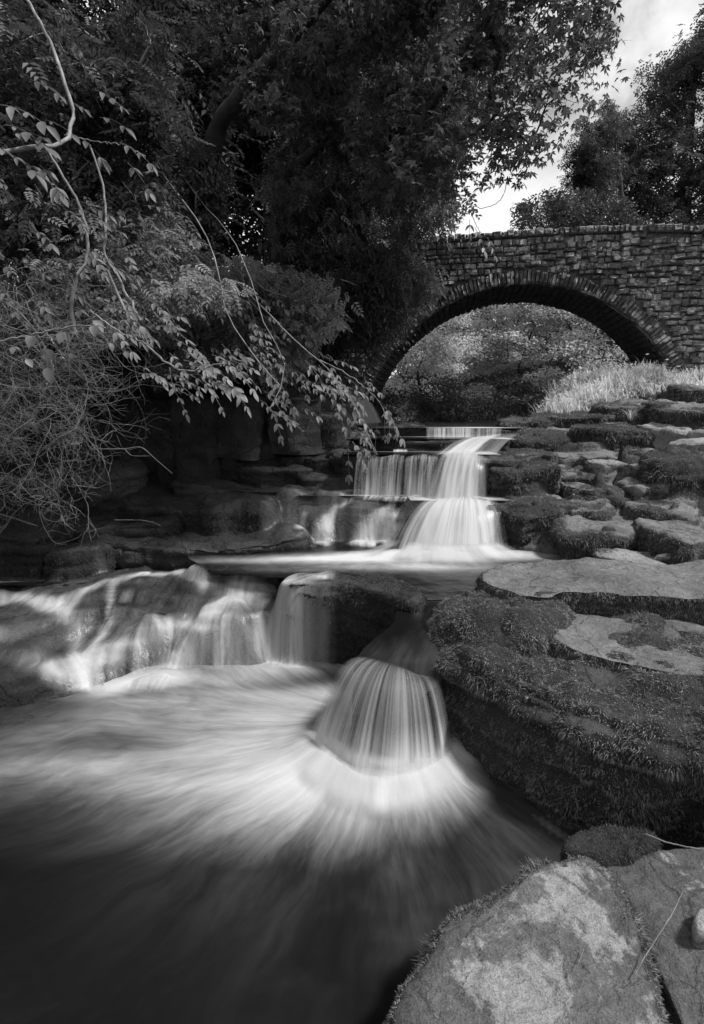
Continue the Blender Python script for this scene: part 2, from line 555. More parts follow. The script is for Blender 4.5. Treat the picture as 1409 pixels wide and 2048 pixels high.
def add_bvh(V, F):
    rock_box.append((V.min(0), V.max(0)))
    rock_bvhs.append(BVHTree.FromPolygons([tuple(v) for v in V], [tuple(f) for f in F]))

def rock(name, S, mat, label, cat, mosscount=0, mlen=0.02, mwid=0.004, mm='moss', seed=1, droop=.7, thresh=.35, root=None, bvh=True, parent=None, group=None):
    if parent is None:
        c = S['V'].mean(0); c[2] = S['V'][:, 2].min()
        o = link(name, make_mesh(name, S['V'] - c, S['F'], mat, attrs={'moss': ('FLOAT', S['moss'])}), label=label, cat=cat, group=group)
        o.location = c
        par, base = o, c
    else:
        base = np.array(parent.location)
        o = link(name, make_mesh(name, S['V'] - base, S['F'], mat, attrs={'moss': ('FLOAT', S['moss'])}), parent=parent)
        if label: o['label'] = label
        par = parent
    if mosscount:
        t = moss_tufts(S, mosscount, mlen, mwid, seed, droop, thresh)
        if t is not None:
            me = make_mesh('moss', t[0] - base, t[1], M[mm], smooth=False)
            mo = link('moss', me, par, kind='stuff')
    if bvh: add_bvh(S['V'], S['F'])
    return o

def W2(pts, z):
    return [tuple(atz(px, py, z)[:2]) for px, py in pts]

# --- the big mossy outcrop on the right of the near fall
S = slab([(.43, 3.0), (.45, 3.35), (.68, 3.8), (1.3, 4.15), (2.4, 4.15), (4.0, 4.0), (4.2, 2.2), (3.2, 1.55), (2.3, 1.72), (1.55, 2.0), (1.08, 2.2), (.84, 2.55), (.60, 2.82)],
         
         
         .62, -.25, r=.20, res=.022, under_=.10, amp=.085, strata=.06, slayer=.17, seed=11, moss=(.42, .6), mosstop=.7, mvar=.85)
big = rock('rock_outcrop', S, M['rock_dark'], 'massive moss covered rock outcrop with two bare ledges beside the fanning waterfall', 'rock outcrop', 220000, .0165, .0043, 'moss', 4, .8)
S = slab([(1.12, 2.95), (1.22, 2.80), (1.43, 2.66), (1.72, 2.46), (2.3, 2.12), (3.4, 2.0), (3.9, 3.2), (2.5, 3.35), (1.3, 3.3)],
         .64, .42, r=.035, res=.02, amp=.035, strata=.03, slayer=.06, seed=12, moss=(.6, .5), mosstop=-.6, medge=.05, sm=0, topamp=.5)
rock('lower_ledge', S, M['rock_mid'], 'bare grey lower ledge with mossy rim', None, 34000, .017, .0038, 'moss', 5, .9, parent=big)
S = slab([(.82, 3.62), (.93, 3.42), (1.05, 3.22), (1.35, 3.28), (1.66, 3.25), (2.15, 3.16), (2.9, 3.1), (3.8, 3.2), (3.9, 3.9), (2.4, 4.1), (1.55, 4.02), (1.1, 3.92)],
         .815, .45, r=.045, res=.02, amp=.04, strata=.04, slayer=.09, seed=13, moss=(.55, .5), mosstop=-.3, medge=.07, sm=1, topamp=.5, tilt=(0, -.02))
rock('upper_ledge', S, M['rock_mid'], 'flat pale upper ledge with a hanging moss face', None, 40000, .019, .0043, 'moss', 6, .9, parent=big)

S = slab([(.45, 3.42), (.50, 3.08), (.80, 2.78), (1.12, 2.86), (1.5, 3.3), (1.25, 3.95), (.70, 3.85)], .725, .2, r=.38, res=.02, amp=.085, strata=.0, seed=14, moss=(.8, .6), mosstop=.85, sm=2)
rock('shoulder', S, M['rock_dark'], 'rounded moss shoulder below the upper ledge', None, 36000, .0165, .0043, 'moss', 16, .8, parent=big)

# --- foreground rocks at the bottom
S = slab(W2([(690, 2420), (770, 2060), (850, 1890), (940, 1790), (1040, 1735), (1150, 1700), (1230, 1730), (1270, 1800), (1300, 1900), (1360, 2060), (1500, 2420)], .24),
         .26, -.3, r=.10, res=.011, under_=.05, topamp=.8, amp=.035, strata=.012, slayer=.05, seed=21, moss=(.5, .5), mosstop=-.45, medge=.055, tilt=(.03, .03))
rock('boulder', S, M['rock_lichen'], 'pale lichen blotched boulder fringed with moss, nearest to the water below the outcrop', 'boulder', 60000, .020, .0036, 'moss', 7, .7)
S = slab(W2([(1165, 1695), (1250, 1675), (1500, 1690), (1900, 1760), (2200, 2420), (1500, 2420), (1358, 2060), (1294, 1903), (1246, 1785)], .24),
         .235, -.3, r=.05, res=.014, topamp=.8, amp=.035, strata=.012, slayer=.05, seed=22, moss=(.25, .3), mosstop=-.35, medge=.03, tilt=(.04, .05))
rock('flat_rock', S, M['rock_path'], 'dark flat rock beyond the crack beside the lichen boulder, a fallen twig lying on it', 'rock', 5000, .014, .003, 'moss_dark', 8)
S = slab(W2([(1120, 1690), (1150, 1660), (1260, 1650), (1330, 1668), (1270, 1700), (1180, 1712)], .26),
         .250, -.1, r=.03, res=.012, amp=.03, strata=0, seed=23, moss=(.9, .5), mosstop=.9)
rock('mossy_stone', S, M['rock_dark'], 'small moss cushion stone wedged between the outcrop and the lichen boulder', 'rock', 9000, .012, .003, 'moss_dark', 9)
S = slab(W2([(1375, 1850), (1385, 1805), (1420, 1790), (1500, 1800), (1500, 1870), (1410, 1875)], .29),
         .305, .2, r=.04, res=.01, amp=.012, strata=0, seed=24, moss=(0, 0), mosstop=-.6)
rock('loose_stone', S, M['rock_pale'], 'loose pale stone lying on the dark flat rock at its edge', 'stone')

# --- rocks under the near fall and in the left cascade
S = slab([(.44, 3.75), (.60, 3.75), (.62, 3.3), (.58, 3.08), (.48, 3.0), (.28, 3.05), (.10, 3.14), (.10, 3.28), (.28, 3.5)],
         .44, -.3, r=.06, res=.02, under_=.0, amp=.012, strata=.01, seed=31, moss=(.3, .3), mosstop=-.3)
rock('sill_rock', S, M['rock_wet'], 'wet rock sill under the narrow chute that feeds the fanning waterfall', 'rock', 0)
S = slab([(-.62, 4.02), (-.3, 3.98), (.0, 3.92), (.2, 3.74), (.40, 3.52), (.50, 3.58), (.54, 3.85), (.34, 4.2), (-.2, 4.42), (-.62, 4.42)],
         .635, -.2, r=.14, res=.018, under_=.05, amp=.04, strata=.04, slayer=.15, seed=32, moss=(.5, .4), mosstop=.35)
rock('mid_stream_rock', S, M['rock_wet'], 'rounded dark mossy rock in mid stream between the cascade and the chute', 'rock', 30000, .018, .005, 'moss_dark', 10)
def bedrock(name, pts, x0, x1, y0, y1, step, mat, label, seed, terr=.07, tk=.5, rough=.03, moss=.35, mcount=0, mlen=.014, smooth=0.0, cat='rock', edge=.25):
    """one mass of layered rock whose surface runs through the given points"""
    P = np.array(pts, float)
    D = np.linalg.norm(P[:, None, :2] - P[None, :, :2], axis=-1)
    n = len(P)
    A = np.block([[D + smooth * np.eye(n), np.ones((n, 1))], [np.ones((1, n)), np.zeros((1, 1))]])
    wts = np.linalg.solve(A, np.append(P[:, 2], 0))
    X, Y = np.meshgrid(np.arange(x0, x1, step), np.arange(y0, y1, step))
    Q = np.stack([X, Y, 0 * X], -1)
    wx = X + .05 * fbm(Q, 3, 3, seed + 1); wy = Y + .05 * fbm(Q, 3, 3, seed + 2)
    Z = np.full_like(X, wts[-1])
    for k in range(n):
        Z = Z + wts[k] * np.hypot(wx - P[k, 0], wy - P[k, 1])
    Z = Z + rough * 1.3 * fbm(Q, 2.2, 3, seed + 3)
    if terr:
        h = Z / terr + .5 * fbm(Q, 1.1, 2, seed + 4)
        fr = h - np.floor(h)
        Z = Z + tk * terr * (sstep(.25, .75, fr) - fr)
    Z = Z + rough * .8 * fbm(Q, 8, 4, seed + 5)
    e = np.minimum(np.minimum(X - x0, x1 - step - X), np.minimum(Y - y0, y1 - step - Y))
    Z = Z - .8 * (1 - sstep(0, edge, e)) ** 2
    V = np.stack([X, Y, Z], -1)
    gy, gx = np.gradient(Z, step)
    nn = np.stack([-gx, -gy, np.ones_like(Z)], -1); nn /= np.linalg.norm(nn, axis=-1, keepdims=True)
    side = 1 - nn[..., 2]
    mo = np.clip(moss + .35 * sstep(.1, .5, side) + .8 * fbm(V, 2.4, 4, seed + 6), 0, 1)
    S = dict(V=V.reshape(-1, 3), F=grid_faces(*X.shape), n=nn.reshape(-1, 3), moss=mo.reshape(-1), side=side.reshape(-1))
    return rock(name, S, mat, label, cat, mcount, mlen, .005, 'moss_dark', seed, .8)
cp_ = [(315, 1122, .50), (400, 1138, .575), (430, 1146, .575), (500, 1148, .575), (560, 1148, .58), (615, 1155, .585), (300, 1150, .465), (350, 1150, .47), (200, 1152, .44), (120, 1172, .43), (0, 1188, .41), (-80, 1195, .40),
       (180, 1215, .37), (300, 1222, .395), (400, 1212, .40), (200, 1255, .22), (300, 1262, .22), (400, 1243, .27), (430, 1205, .385), (500, 1203, .40), (560, 1203, .41), (400, 1262, .31), (480, 1252, .33), (545, 1238, .35),
       (400, 1345, 0), (480, 1338, 0), (545, 1325, 0), (365, 1352, .0), (362, 1290, .17), (322, 1335, .04), (340, 1257, .26), (250, 1290, .185), (190, 1330, .11), (300, 1312, .11), (250, 1362, .0), (0, 1206, .365), (100, 1216, .355),
       (130, 1250, .27), (50, 1290, .25), (0, 1250, .33), (0, 1330, .19), (80, 1342, .17), (60, 1412, 0), (0, 1425, 0), (160, 1300, .14), (140, 1392, 0), (590, 1200, .36), (585, 1318, 0), (-80, 1260, .33), (-80, 1430, .0), (200, 1375, 0)]
pts = [(*atz(px, py, z)[:2], z) for px, py, z in cp_]
pts += [(x, y - .2, -.25) for x, y, z in pts if z == 0]
pts += [(x, y + .4, .48) for x, y, z in pts[:5]] + [(x, y + .45, .32) for x, y, z in pts[7:11]]
bedrock('cascade_rock', pts, -3.7, -.42, 3.2, 5.35, .0155, M['rock_wet'], 'sloping stepped bedrock with diagonal threads of white water between the upper and near pools', 330, terr=.09, tk=.75, rough=.035, moss=.12, mcount=16000)

# --- ledges under the main fall
S = slab([(-1.0, 6.1), (-.45, 5.97), (.3, 5.93), (.66, 5.80), (.92, 5.52), (1.5, 5.38), (2.2, 5.3), (2.7, 5.5), (2.9, 6.6), (-1.0, 6.7)],
         1.02, .2, r=.08, res=.03, under_=.05, amp=.07, strata=.06, slayer=.14, seed=41, moss=(.3, .4), mosstop=.1)
rock('rock_ledge', S, M['rock_wet'], 'lowest broad ledge of the main waterfall, its right end bare of water', 'rock ledge', 14000, .02, .007, 'moss_dark', 20, group='waterfall ledges')
S = slab([(-.25, 6.25), (.05, 6.1), (.5, 6.03), (1.0, 6.03), (1.55, 5.98), (1.85, 6.1), (2.0, 7), (-.3, 7.1)],
         1.45, .8, r=.06, res=.03, under_=.08, amp=.04, strata=.05, slayer=.12, seed=42, moss=(.2, .4), mosstop=.1)
rock('rock_ledge', S, M['rock_wet'], 'second ledge behind the streaked curtain of water', 'rock ledge', 9000, .02, .007, 'moss_dark', 21, group='waterfall ledges')
S = slab([(-.1, 7.0), (.5, 6.75), (1.0, 6.62), (1.35, 6.6), (1.6, 6.75), (2.05, 6.95), (2.3, 8), (-.2, 8)],
         1.585, 1.1, r=.05, res=.03, amp=.04, strata=.05, slayer=.08, seed=43, moss=(.4, .5), mosstop=.2)
rock('rock_ledge', S, M['rock_dark'], 'thin third ledge holding a strip of flat water below the top lip', 'rock ledge', 9000, .02, .007, 'moss_dark', 22, group='waterfall ledges')
S = slab([(-.2, 7.7), (.5, 7.6), (1.2, 7.5), (1.9, 7.42), (2.3, 7.5), (2.8, 8.6), (-.5, 8.8)],
         1.685, 1.2, r=.05, res=.035, amp=.03, strata=.05, slayer=.08, seed=44, moss=(.3, .5), mosstop=.1)
rock('rock_ledge', S, M['rock_dark'], 'topmost ledge where the calm stream starts to fall', 'rock ledge', 8000, .02, .007, 'moss_dark', 23, group='waterfall ledges')
cp_ = [(560, 1006, .95), (620, 1004, .96), (700, 1003, .97), (790, 1002, .97), (850, 1003, .97), (700, 1036, .83), (745, 1029, .865), (790, 1034, .845), (720, 1058, .73), (775, 1058, .73), (690, 1086, .585), (745, 1087, .585), (800, 1088, .585), (850, 1090, .585), (845, 1040, .82),
       (622, 1047, .79), (650, 1037, .82), (672, 1060, .71), (610, 1086, .585), (655, 1088, .585), (570, 1062, .70), (560, 1086, .585)]
pts = [(*atz(px, py, z)[:2], z) for px, py, z in cp_]
pts += [(x, y - .12, .38) for x, y, z in pts if z == .585]
bedrock('stream_rock', pts, -1.05, 1.0, 5.15, 6.35, .0165, M['rock_wet'], 'humped wet rock with lacy streams at the foot of the main fall', 340, terr=.07, tk=.6, rough=.03, moss=.15, mcount=5000)

# --- blocks on the two banks, given by the picture columns of their ends and the rows of top edge and foot
bank_pts = []
def block(pl, pr, yt, yb, d, depth, mat, label, seed, moss=.5, mt=.2, r=.06, under_=.0, n=4000, tilt=(0, 0), amp=.045, name='rock', skew=0.0, mm='moss', cat='rock', group=None, strata=.04):
    a = at(pl, yt, d); b = at(pr, yt, d)
    zt = a[2] + .01; zb = zat(yb, d) - .12
    x0, x1 = a[0], b[0]
    w_ = x1 - x0
    r = r * .75
    r_ = random.Random(seed)
    def j(s=.08): return r_.uniform(-s, s) * 1.7
    o = [(x0 + .02 * w_, d + .12 + j()), (x0 + .22 * w_, d + j(.05)), (x0 + .5 * w_, d - .03 + j(.06)), (x0 + .8 * w_, d + j(.06)), (x1, d + .14 + j()),
         (x1 + skew + j(), d + depth * .6), (x1 - .1 * w_ + skew, d + depth + j()), (x0 + .5 * w_ + skew, d + depth * 1.1 + j()), (x0 + .1 * w_ + skew, d + depth + j()), (x0 - .03 * w_ + j(), d + depth * .5)]
    tilt = (tilt[0] + r_.uniform(-.10, .10), tilt[1] + r_.uniform(.02, .16))
    S = slab(o, zt, zb, r=r, res=max(.022, d * .0052), under_=under_, amp=amp, strata=strata, slayer=.11, tilt=tilt, seed=seed, moss=(moss * .5, moss * .8), mosstop=mt + .12, medge=.15, topamp=.75, sm=1, mvar=.95)
    bank_pts.append(((x0 + x1) / 2, d + .25 * depth, zt - .05, pl))
    bank_pts.append(((x0 + x1) / 2, d - .04, zb + .08, pl))
    return rock(name, S, M[mat], label, cat, n, .0035 * d + .004, .0011 * d, mm, seed + 100, .8, group=group)

RB = 'rocks of the stepped bank'
for a in [
 (1118, 1345, 1062, 1120, 4.75, .6, 'rock_mid', 'rounded mossy boulder with a bare sloping back at the water edge', 51, .8, .0, .14, .12, 12000),
 (1338, 1500, 1080, 1150, 4.35, .7, 'rock_mid', 'tall mossy boulder just behind the flat upper ledge of the outcrop', 52, .7, .1, .12, .0, 9000),
 (1240, 1440, 1133, 1150, 4.2, .35, 'rock_pale', 'thin bare slab between the outcrop and the boulder behind it', 53, .1, -.3, .03, .0, 500),
 (1000, 1165, 1016, 1100, 5.15, .7, 'rock_dark', 'dark wet block right beside the foot of the main fall', 54, .4, .3, .1, .1, 7000),
 (1140, 1248, 1018, 1062, 5.25, .5, 'rock_mid', 'small mossy block above the sloping boulder', 55, .7, .3, .1, .0, 5000),
 (1236, 1330, 1012, 1060, 5.35, .5, 'rock_mid', 'squat mossy block right of another above the sloping boulder', 56, .6, .2, .1, .0, 4000),
 (1305, 1440, 1020, 1085, 5.0, .6, 'rock_mid', 'leaning mossy slab with pale seams beneath the tall bank boulder', 57, .6, .1, .1, .0, 6000),
 (980, 1134, 935, 1008, 5.75, .8, 'rock_dark', 'deep dark mossy block forming the right cheek of the main fall', 58, .8, .5, .1, .14, 12000),
 (1128, 1215, 952, 990, 5.85, .5, 'rock_mid', 'mossy step with a pale flake just right of the dark cheek block', 59, .6, .0, .07, .0, 4000),
 (1132, 1262, 972, 1006, 5.65, .4, 'rock_mid', 'low long mossy step under the pale flake', 60, .7, .1, .06, .04, 5000),
 (1165, 1252, 985, 1008, 5.5, .25, 'rock_mid', 'moss tongue stone lying in front of the low long step', 61, .9, .5, .06, .0, 3000),
 (1258, 1350, 972, 1006, 5.5, .5, 'rock_mid', 'bare topped wedge stone at the foot of the tall bank boulder', 62, .3, -.2, .05, .04, 2500),
 (1325, 1500, 915, 1003, 5.45, .8, 'rock_dark', 'tall dark bank boulder with a mossy crown and pale twig across it', 63, .6, .3, .2, .0, 9000),
 (985, 1115, 912, 938, 6.25, .5, 'rock_dark', 'mossy cap stone on the dark cheek block beside the sloping chute', 64, .9, .6, .08, .0, 5000),
 (1108, 1195, 910, 935, 6.5, .6, 'rock_mid', 'small pointed stone with pale lit faces behind the cap stone', 65, .3, -.1, .05, .0, 2000),
 (1178, 1275, 912, 950, 6.15, .5, 'rock_mid', 'mossy hunched stone with a pale scar in the middle of the bank', 66, .7, .1, .1, .0, 4000),
 (1205, 1300, 930, 962, 5.95, .4, 'rock_pale', 'pale angular slab leaning on the hunched stone', 67, .2, -.2, .05, .0, 2000),
 (1265, 1350, 902, 945, 6.2, .5, 'rock_mid', 'domed lichen spotted stone beside the tall bank boulder', 68, .5, .0, .12, .0, 3000),
 (1000, 1168, 874, 912, 7.0, .6, 'rock_dark', 'long mossy shelf just above the sloping chute', 69, .9, .5, .08, .05, 7000),
 (1164, 1345, 856, 905, 6.8, .7, 'rock_dark', 'broad overhanging block with hanging moss fringe', 70, .9, .6, .1, .14, 12000),
 (1310, 1402, 858, 900, 6.75, .6, 'rock_pale', 'bare pale square block at the end of the hanging moss fringe', 71, .1, -.1, .05, .0, 1200),
 (1002, 1110, 842, 872, 7.8, .7, 'rock_dark', 'dark mossy stone that ends the top lip of the stream', 72, .9, .5, .08, .04, 5000),
 (1085, 1250, 832, 862, 8.2, .8, 'rock_dark', 'low mossy shelf below the bright bank flowers', 73, .8, .5, .08, .0, 6000),
 (1220, 1345, 808, 850, 8.3, .9, 'rock_mid', 'mossy slab with a grass tuft below the bridge foot', 74, .6, .2, .1, .0, 6000),
 (1330, 1500, 812, 856, 7.7, .9, 'rock_mid', 'wide layered slab on the bank above the pale square block', 75, .5, .0, .08, .0, 6000),
 (1380, 1520, 888, 915, 6.0, .5, 'rock_pale', 'bright bare flag at the outer end of the bank, above the tall boulder', 76, .1, -.4, .04, .0, 500),
 (1250, 1400, 783, 815, 9.6, 1.0, 'rock_mid', 'mossy hummock of rock close under the arch springing', 77, .7, .3, .12, .0, 5000),
 (1370, 1560, 775, 812, 8.8, 1.0, 'rock_mid', 'lichen grey slab near the bridge foot at the outer end of the bank', 78, .4, .0, .1, .0, 4000),
]:
    block(*a, group=RB)
pts = [(a, b, c) for a, b, c, q in bank_pts if b > 4.6]
pts += [(4.2, 4.6, 1.0), (4.5, 6, 1.6), (5.5, 8, 2.0), (7.2, 10, 2.4), (1.5, 5.0, .3), (1.5, 4.6, .1), (2.4, 4.3, .1), (1.3, 6.3, 1.0), (1.3, 7, 1.2), (1.8, 7.5, 1.3), (2.2, 8.2, 1.35), (2.7, 9, 1.4), (3.0, 9.6, 1.4), (3.2, 10.1, 1.45), (1.3, 8.5, 1.1), (1.3, 10, 1.1), (2.2, 9.9, 1.2), (1.9, 6.6, 1.3)]
bedrock('bank_rock', pts, 1.25, 7.5, 4.35, 10.2, .034, M['rock_mid'], 'layered mossy bedrock between and under the stepped bank stones', 350, terr=.13, tk=.9, rough=.05, moss=.42, mcount=26000, mlen=.028, smooth=.05, edge=.4)
LB = 'ledges of the shaded bank'
S = slab([(-4.2, 6.45), (-3.0, 6.6), (-2.2, 6.5), (-1.6, 6.62), (-.9, 6.68), (-.3, 7.2), (.1, 7.7), (-.2, 9), (-4.2, 9)], 2.05, .4, r=.12, res=.05, amp=.12, strata=.06, slayer=.22, seed=79, moss=(.3, .4), mosstop=.6)
rock('rock_wall', S, M['rock_dark'], 'long shadowed rock wall that backs the ledges under the bushes', 'rock wall', 6000, .03, .008, 'moss_dark', 79)
for a in [
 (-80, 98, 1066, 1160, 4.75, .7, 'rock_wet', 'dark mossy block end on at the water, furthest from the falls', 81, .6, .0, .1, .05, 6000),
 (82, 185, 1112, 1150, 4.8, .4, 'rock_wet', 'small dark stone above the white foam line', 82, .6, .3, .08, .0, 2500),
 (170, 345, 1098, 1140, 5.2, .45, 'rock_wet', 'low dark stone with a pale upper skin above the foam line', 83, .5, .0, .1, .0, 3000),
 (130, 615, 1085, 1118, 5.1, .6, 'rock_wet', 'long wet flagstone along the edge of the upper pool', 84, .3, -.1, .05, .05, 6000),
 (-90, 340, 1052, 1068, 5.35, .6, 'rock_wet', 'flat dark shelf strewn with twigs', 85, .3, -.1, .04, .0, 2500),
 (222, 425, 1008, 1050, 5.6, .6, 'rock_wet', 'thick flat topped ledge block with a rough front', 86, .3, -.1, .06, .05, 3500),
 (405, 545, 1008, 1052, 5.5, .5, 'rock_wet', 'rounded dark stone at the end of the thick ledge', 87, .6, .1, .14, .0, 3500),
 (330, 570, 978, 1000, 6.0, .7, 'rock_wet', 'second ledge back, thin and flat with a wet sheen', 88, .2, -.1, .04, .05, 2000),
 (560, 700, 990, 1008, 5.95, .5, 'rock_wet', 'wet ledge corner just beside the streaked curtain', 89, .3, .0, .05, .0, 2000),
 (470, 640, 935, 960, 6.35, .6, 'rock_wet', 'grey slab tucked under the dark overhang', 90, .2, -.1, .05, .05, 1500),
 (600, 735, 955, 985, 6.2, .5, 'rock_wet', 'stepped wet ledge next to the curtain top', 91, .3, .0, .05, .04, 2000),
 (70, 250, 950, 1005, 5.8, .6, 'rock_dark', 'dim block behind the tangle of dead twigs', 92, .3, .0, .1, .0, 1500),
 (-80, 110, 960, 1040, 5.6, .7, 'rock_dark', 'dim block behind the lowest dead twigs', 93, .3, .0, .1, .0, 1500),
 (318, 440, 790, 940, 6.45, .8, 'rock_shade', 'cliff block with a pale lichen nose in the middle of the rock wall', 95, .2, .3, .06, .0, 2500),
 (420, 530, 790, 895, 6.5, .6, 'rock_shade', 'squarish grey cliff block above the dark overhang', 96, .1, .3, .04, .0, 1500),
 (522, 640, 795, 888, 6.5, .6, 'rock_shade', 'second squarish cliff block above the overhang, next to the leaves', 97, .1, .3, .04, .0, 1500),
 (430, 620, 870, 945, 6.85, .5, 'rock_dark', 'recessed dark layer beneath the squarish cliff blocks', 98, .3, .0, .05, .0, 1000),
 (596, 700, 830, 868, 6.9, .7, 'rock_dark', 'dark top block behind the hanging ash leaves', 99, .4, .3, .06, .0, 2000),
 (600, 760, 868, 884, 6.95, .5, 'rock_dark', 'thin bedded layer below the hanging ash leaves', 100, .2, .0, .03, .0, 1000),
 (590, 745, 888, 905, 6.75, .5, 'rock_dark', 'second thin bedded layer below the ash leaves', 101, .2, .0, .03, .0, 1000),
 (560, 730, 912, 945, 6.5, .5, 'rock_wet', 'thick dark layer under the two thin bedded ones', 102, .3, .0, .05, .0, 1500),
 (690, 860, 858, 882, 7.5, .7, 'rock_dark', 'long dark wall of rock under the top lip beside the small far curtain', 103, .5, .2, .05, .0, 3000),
]:
    tall = 93 < a[8] < 98
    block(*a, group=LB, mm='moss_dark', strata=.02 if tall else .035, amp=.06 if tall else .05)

# ------------------------------------------------------------------ water
def height(x, y, lo=-.3):
    z = lo
    for b, (lo_, hi_) in zip(rock_bvhs, rock_box):
        if x < lo_[0] or x > hi_[0] or y < lo_[1] or y > hi_[1] or hi_[2] < z: continue
        h = b.ray_cast(Vector((x, y, 4)), Vector((0, 0, -1)))
        if h[0] is not None and h[0].z > z and h[0].z < 3: z = h[0].z
    return z

def blob(X, Y, c, sx, sy, ang=0.0):
    dx, dy = X - c[0], Y - c[1]
    ca, sa = math.cos(ang), math.sin(ang)
    u = (dx * ca + dy * sa) / sx
    v = (-dx * sa + dy * ca) / sy
    return np.exp(-(u * u + v * v))

def water_sheet(name, x0, x1, y0, y1, step, zf, foamf, flowf, mat, label):
    xs = np.arange(x0, x1 + step, step); ys = np.arange(y0, y1 + step, step)
    X, Y = np.meshgrid(xs, ys)
    Z = zf(X, Y)
    V = np.stack([X, Y, Z], -1).reshape(-1, 3)
    u, v = flowf(X, Y)
    fl = np.stack([u, v, np.zeros_like(u)], -1).reshape(-1, 3)
    return link(name, make_mesh(name, V, grid_faces(*X.shape), mat, attrs={'foam': ('FLOAT', np.clip(foamf(X, Y), 0, 1).ravel()), 'flow': ('FLOAT_VECTOR', fl)}), label=label, kind='structure')

# near pool: foam rays spread from the foot of the fan and from the cascade
P0 = (.22, 3.15)
def near_foam(X, Y):
    dx, dy = X - P0[0], Y - P0[1]
    r = np.hypot(dx, dy)
    th = np.arctan2(dx, -dy)                     # 0 = towards the camera
    reach = np.interp(th, [-3.1, -1.9, -1.35, -.9, -.45, 0, .35, .6, .8, 1.0, 3.1], [3.2, 3.2, 2.6, 1.62, 1.12, .96, .92, .84, .66, .5, .4])
    n = fbm(np.stack([th * 2.6, r * .6, 0 * r], -1), 1.0, 4, 77) * .16
    soft = np.interp(th, [-3.1, -1.4, -.6, 0, .7], [1.4, 1.0, .55, .42, .3])
    reach = reach * .87
    f = 1 - sstep(reach * (1 + n) - soft, reach * (1 + n) + soft * .75, r)
    f = f * (1 - (1 - sstep(.32, .44, r)) * sstep(1.5, 1.2, np.abs(th)))
    f *= np.interp(th, [-3.1, -1.5, -1.2, -.8, 0, 3], [.7, .62, .70, .95, 1, 1])
    n2 = fbm(np.stack([X * .8, Y * 3.0, 0 * X], -1), 1.0, 4, 78)
    lf = sstep(-.5, -1.4, X)
    f = f * (1 - lf * np.clip(.28 + n2 * .9, 0, .6))
    # dark eddies below the cascade
    e = blob(X, Y, (-.25, 3.72), .38, .12) * .75 + blob(X, Y, (-.75, 3.62), .35, .07) * .3
    f = f * (1 - np.clip(e, 0, .9))
    # white water at the foot of the cascade
    f = np.maximum(f, .85 * blob(X, Y, (-.45, 3.93), .40, .09) + .8 * blob(X, Y, (-1.35, 3.72), .35, .14) + .8 * blob(X, Y, (-1.75, 3.6), .3, .16))
    f = np.maximum(f, .9 * blob(X, Y, (.60, 2.82), .16, .09, -.4))
    # thin scum line by the outcrop
    ln = np.hypot(*(np.array([X, Y]) - np.array([.95, 2.27])[:, None, None]))
    f = np.maximum(f, .42 * np.exp(-((X - .95) * .8 + (Y - 2.24) * .55) ** 2 / .0006) * np.exp(-(ln / .13) ** 2))
    wz = fbm(np.stack([X * 1.3 + 3, Y * 2.2, 0 * X], -1), 1.0, 4, 81)
    f = np.maximum(f, .11 * sstep(-.1, .5, wz) * sstep(2.6, 1.2, r))
    f = np.maximum(f, .12 * (1 - sstep(.8, 2.2, r)) * (.7 + .9 * fbm(np.stack([th * 5, r * 1.2, 0 * r], -1), 1.0, 4, 83)))
    return f
def near_flow(X, Y):
    dx, dy = X - P0[0], Y - P0[1]
    th = np.arctan2(dx, -dy)
    r = np.hypot(dx, dy)
    Q = np.stack([X, Y, 0 * X], -1)
    wv = sstep(.5, 1.6, r)
    return th * 1.6 + wv * (.13 * fbm(Q, 1.3, 3, 91) + .05 * fbm(Q, 4, 2, 93)), r + wv * .3 * fbm(Q, 1.6, 3, 92)
def near_z(X, Y):
    r = np.hypot(X - .25, Y - 2.8)
    P = np.stack([X, Y, 0 * X], -1)
    r0 = np.hypot(X - P0[0], Y - P0[1]); th = np.arctan2(X - P0[0], P0[1] - Y)
    ring = .6 * np.exp(-((r0 - np.interp(th, [-1.3, -.6, 0, .6, 1.2], [.50, .56, .60, .52, .47])) / .11) ** 2) * sstep(1.75, 1.0, np.abs(th)) * (.055 + .03 * fbm(np.stack([th * 2, r0, 0 * th], -1), 2.0, 3, 12))
    return ring + .02 * np.exp(-(r / .45) ** 2) * (Y < 3.2) + .012 * fbm(P, 1.4, 3, 61) + .05 * blob(X, Y, (-1.1, 3.85), .8, .12)
water_sheet('water', -4.2, 3.2, .1, 4.4, .025, near_z, near_foam, near_flow, M['water'], 'near pool with silky foam spreading from the fanning fall')

# upper pool and the chute to the lip
def up_z(X, Y):
    ch = sstep(3.75, 2.95, Y) * .10 + .12 * sstep(2.99, 2.90, Y)
    return .603 + .05 * blob(X, Y, (.82, 5.06), .85, .11) * (1 + .5 * fbm(np.stack([X, Y, 0 * X], -1), 3.0, 2, 67)) - ch + .006 * fbm(np.stack([X, Y, 0 * X], -1), 2.0, 3, 62)
def up_foam(X, Y):
    f = 1.05 * blob(X, Y, (.95, 4.96), .95, .16) + .95 * blob(X, Y, (-.1, 4.86), .9, .15) + .55 * blob(X, Y, (.6, 4.6), .75, .16) + .4 * blob(X, Y, (-.9, 4.8), .5, .1)
    n = fbm(np.stack([X * 1.2, Y * 5, 0 * X], -1), 1.0, 4, 79)
    f = f * (1 + .5 * n)
    f = f + .2 * blob(X, Y, (-.6, 4.55), .6, .12)
    return f * sstep(2.35, 1.9, X)
def up_flow(X, Y):
    return Y * 1.0 + .25 * X * 0, X * .25
xs0 = lambda X, Y: up_z(X, Y)
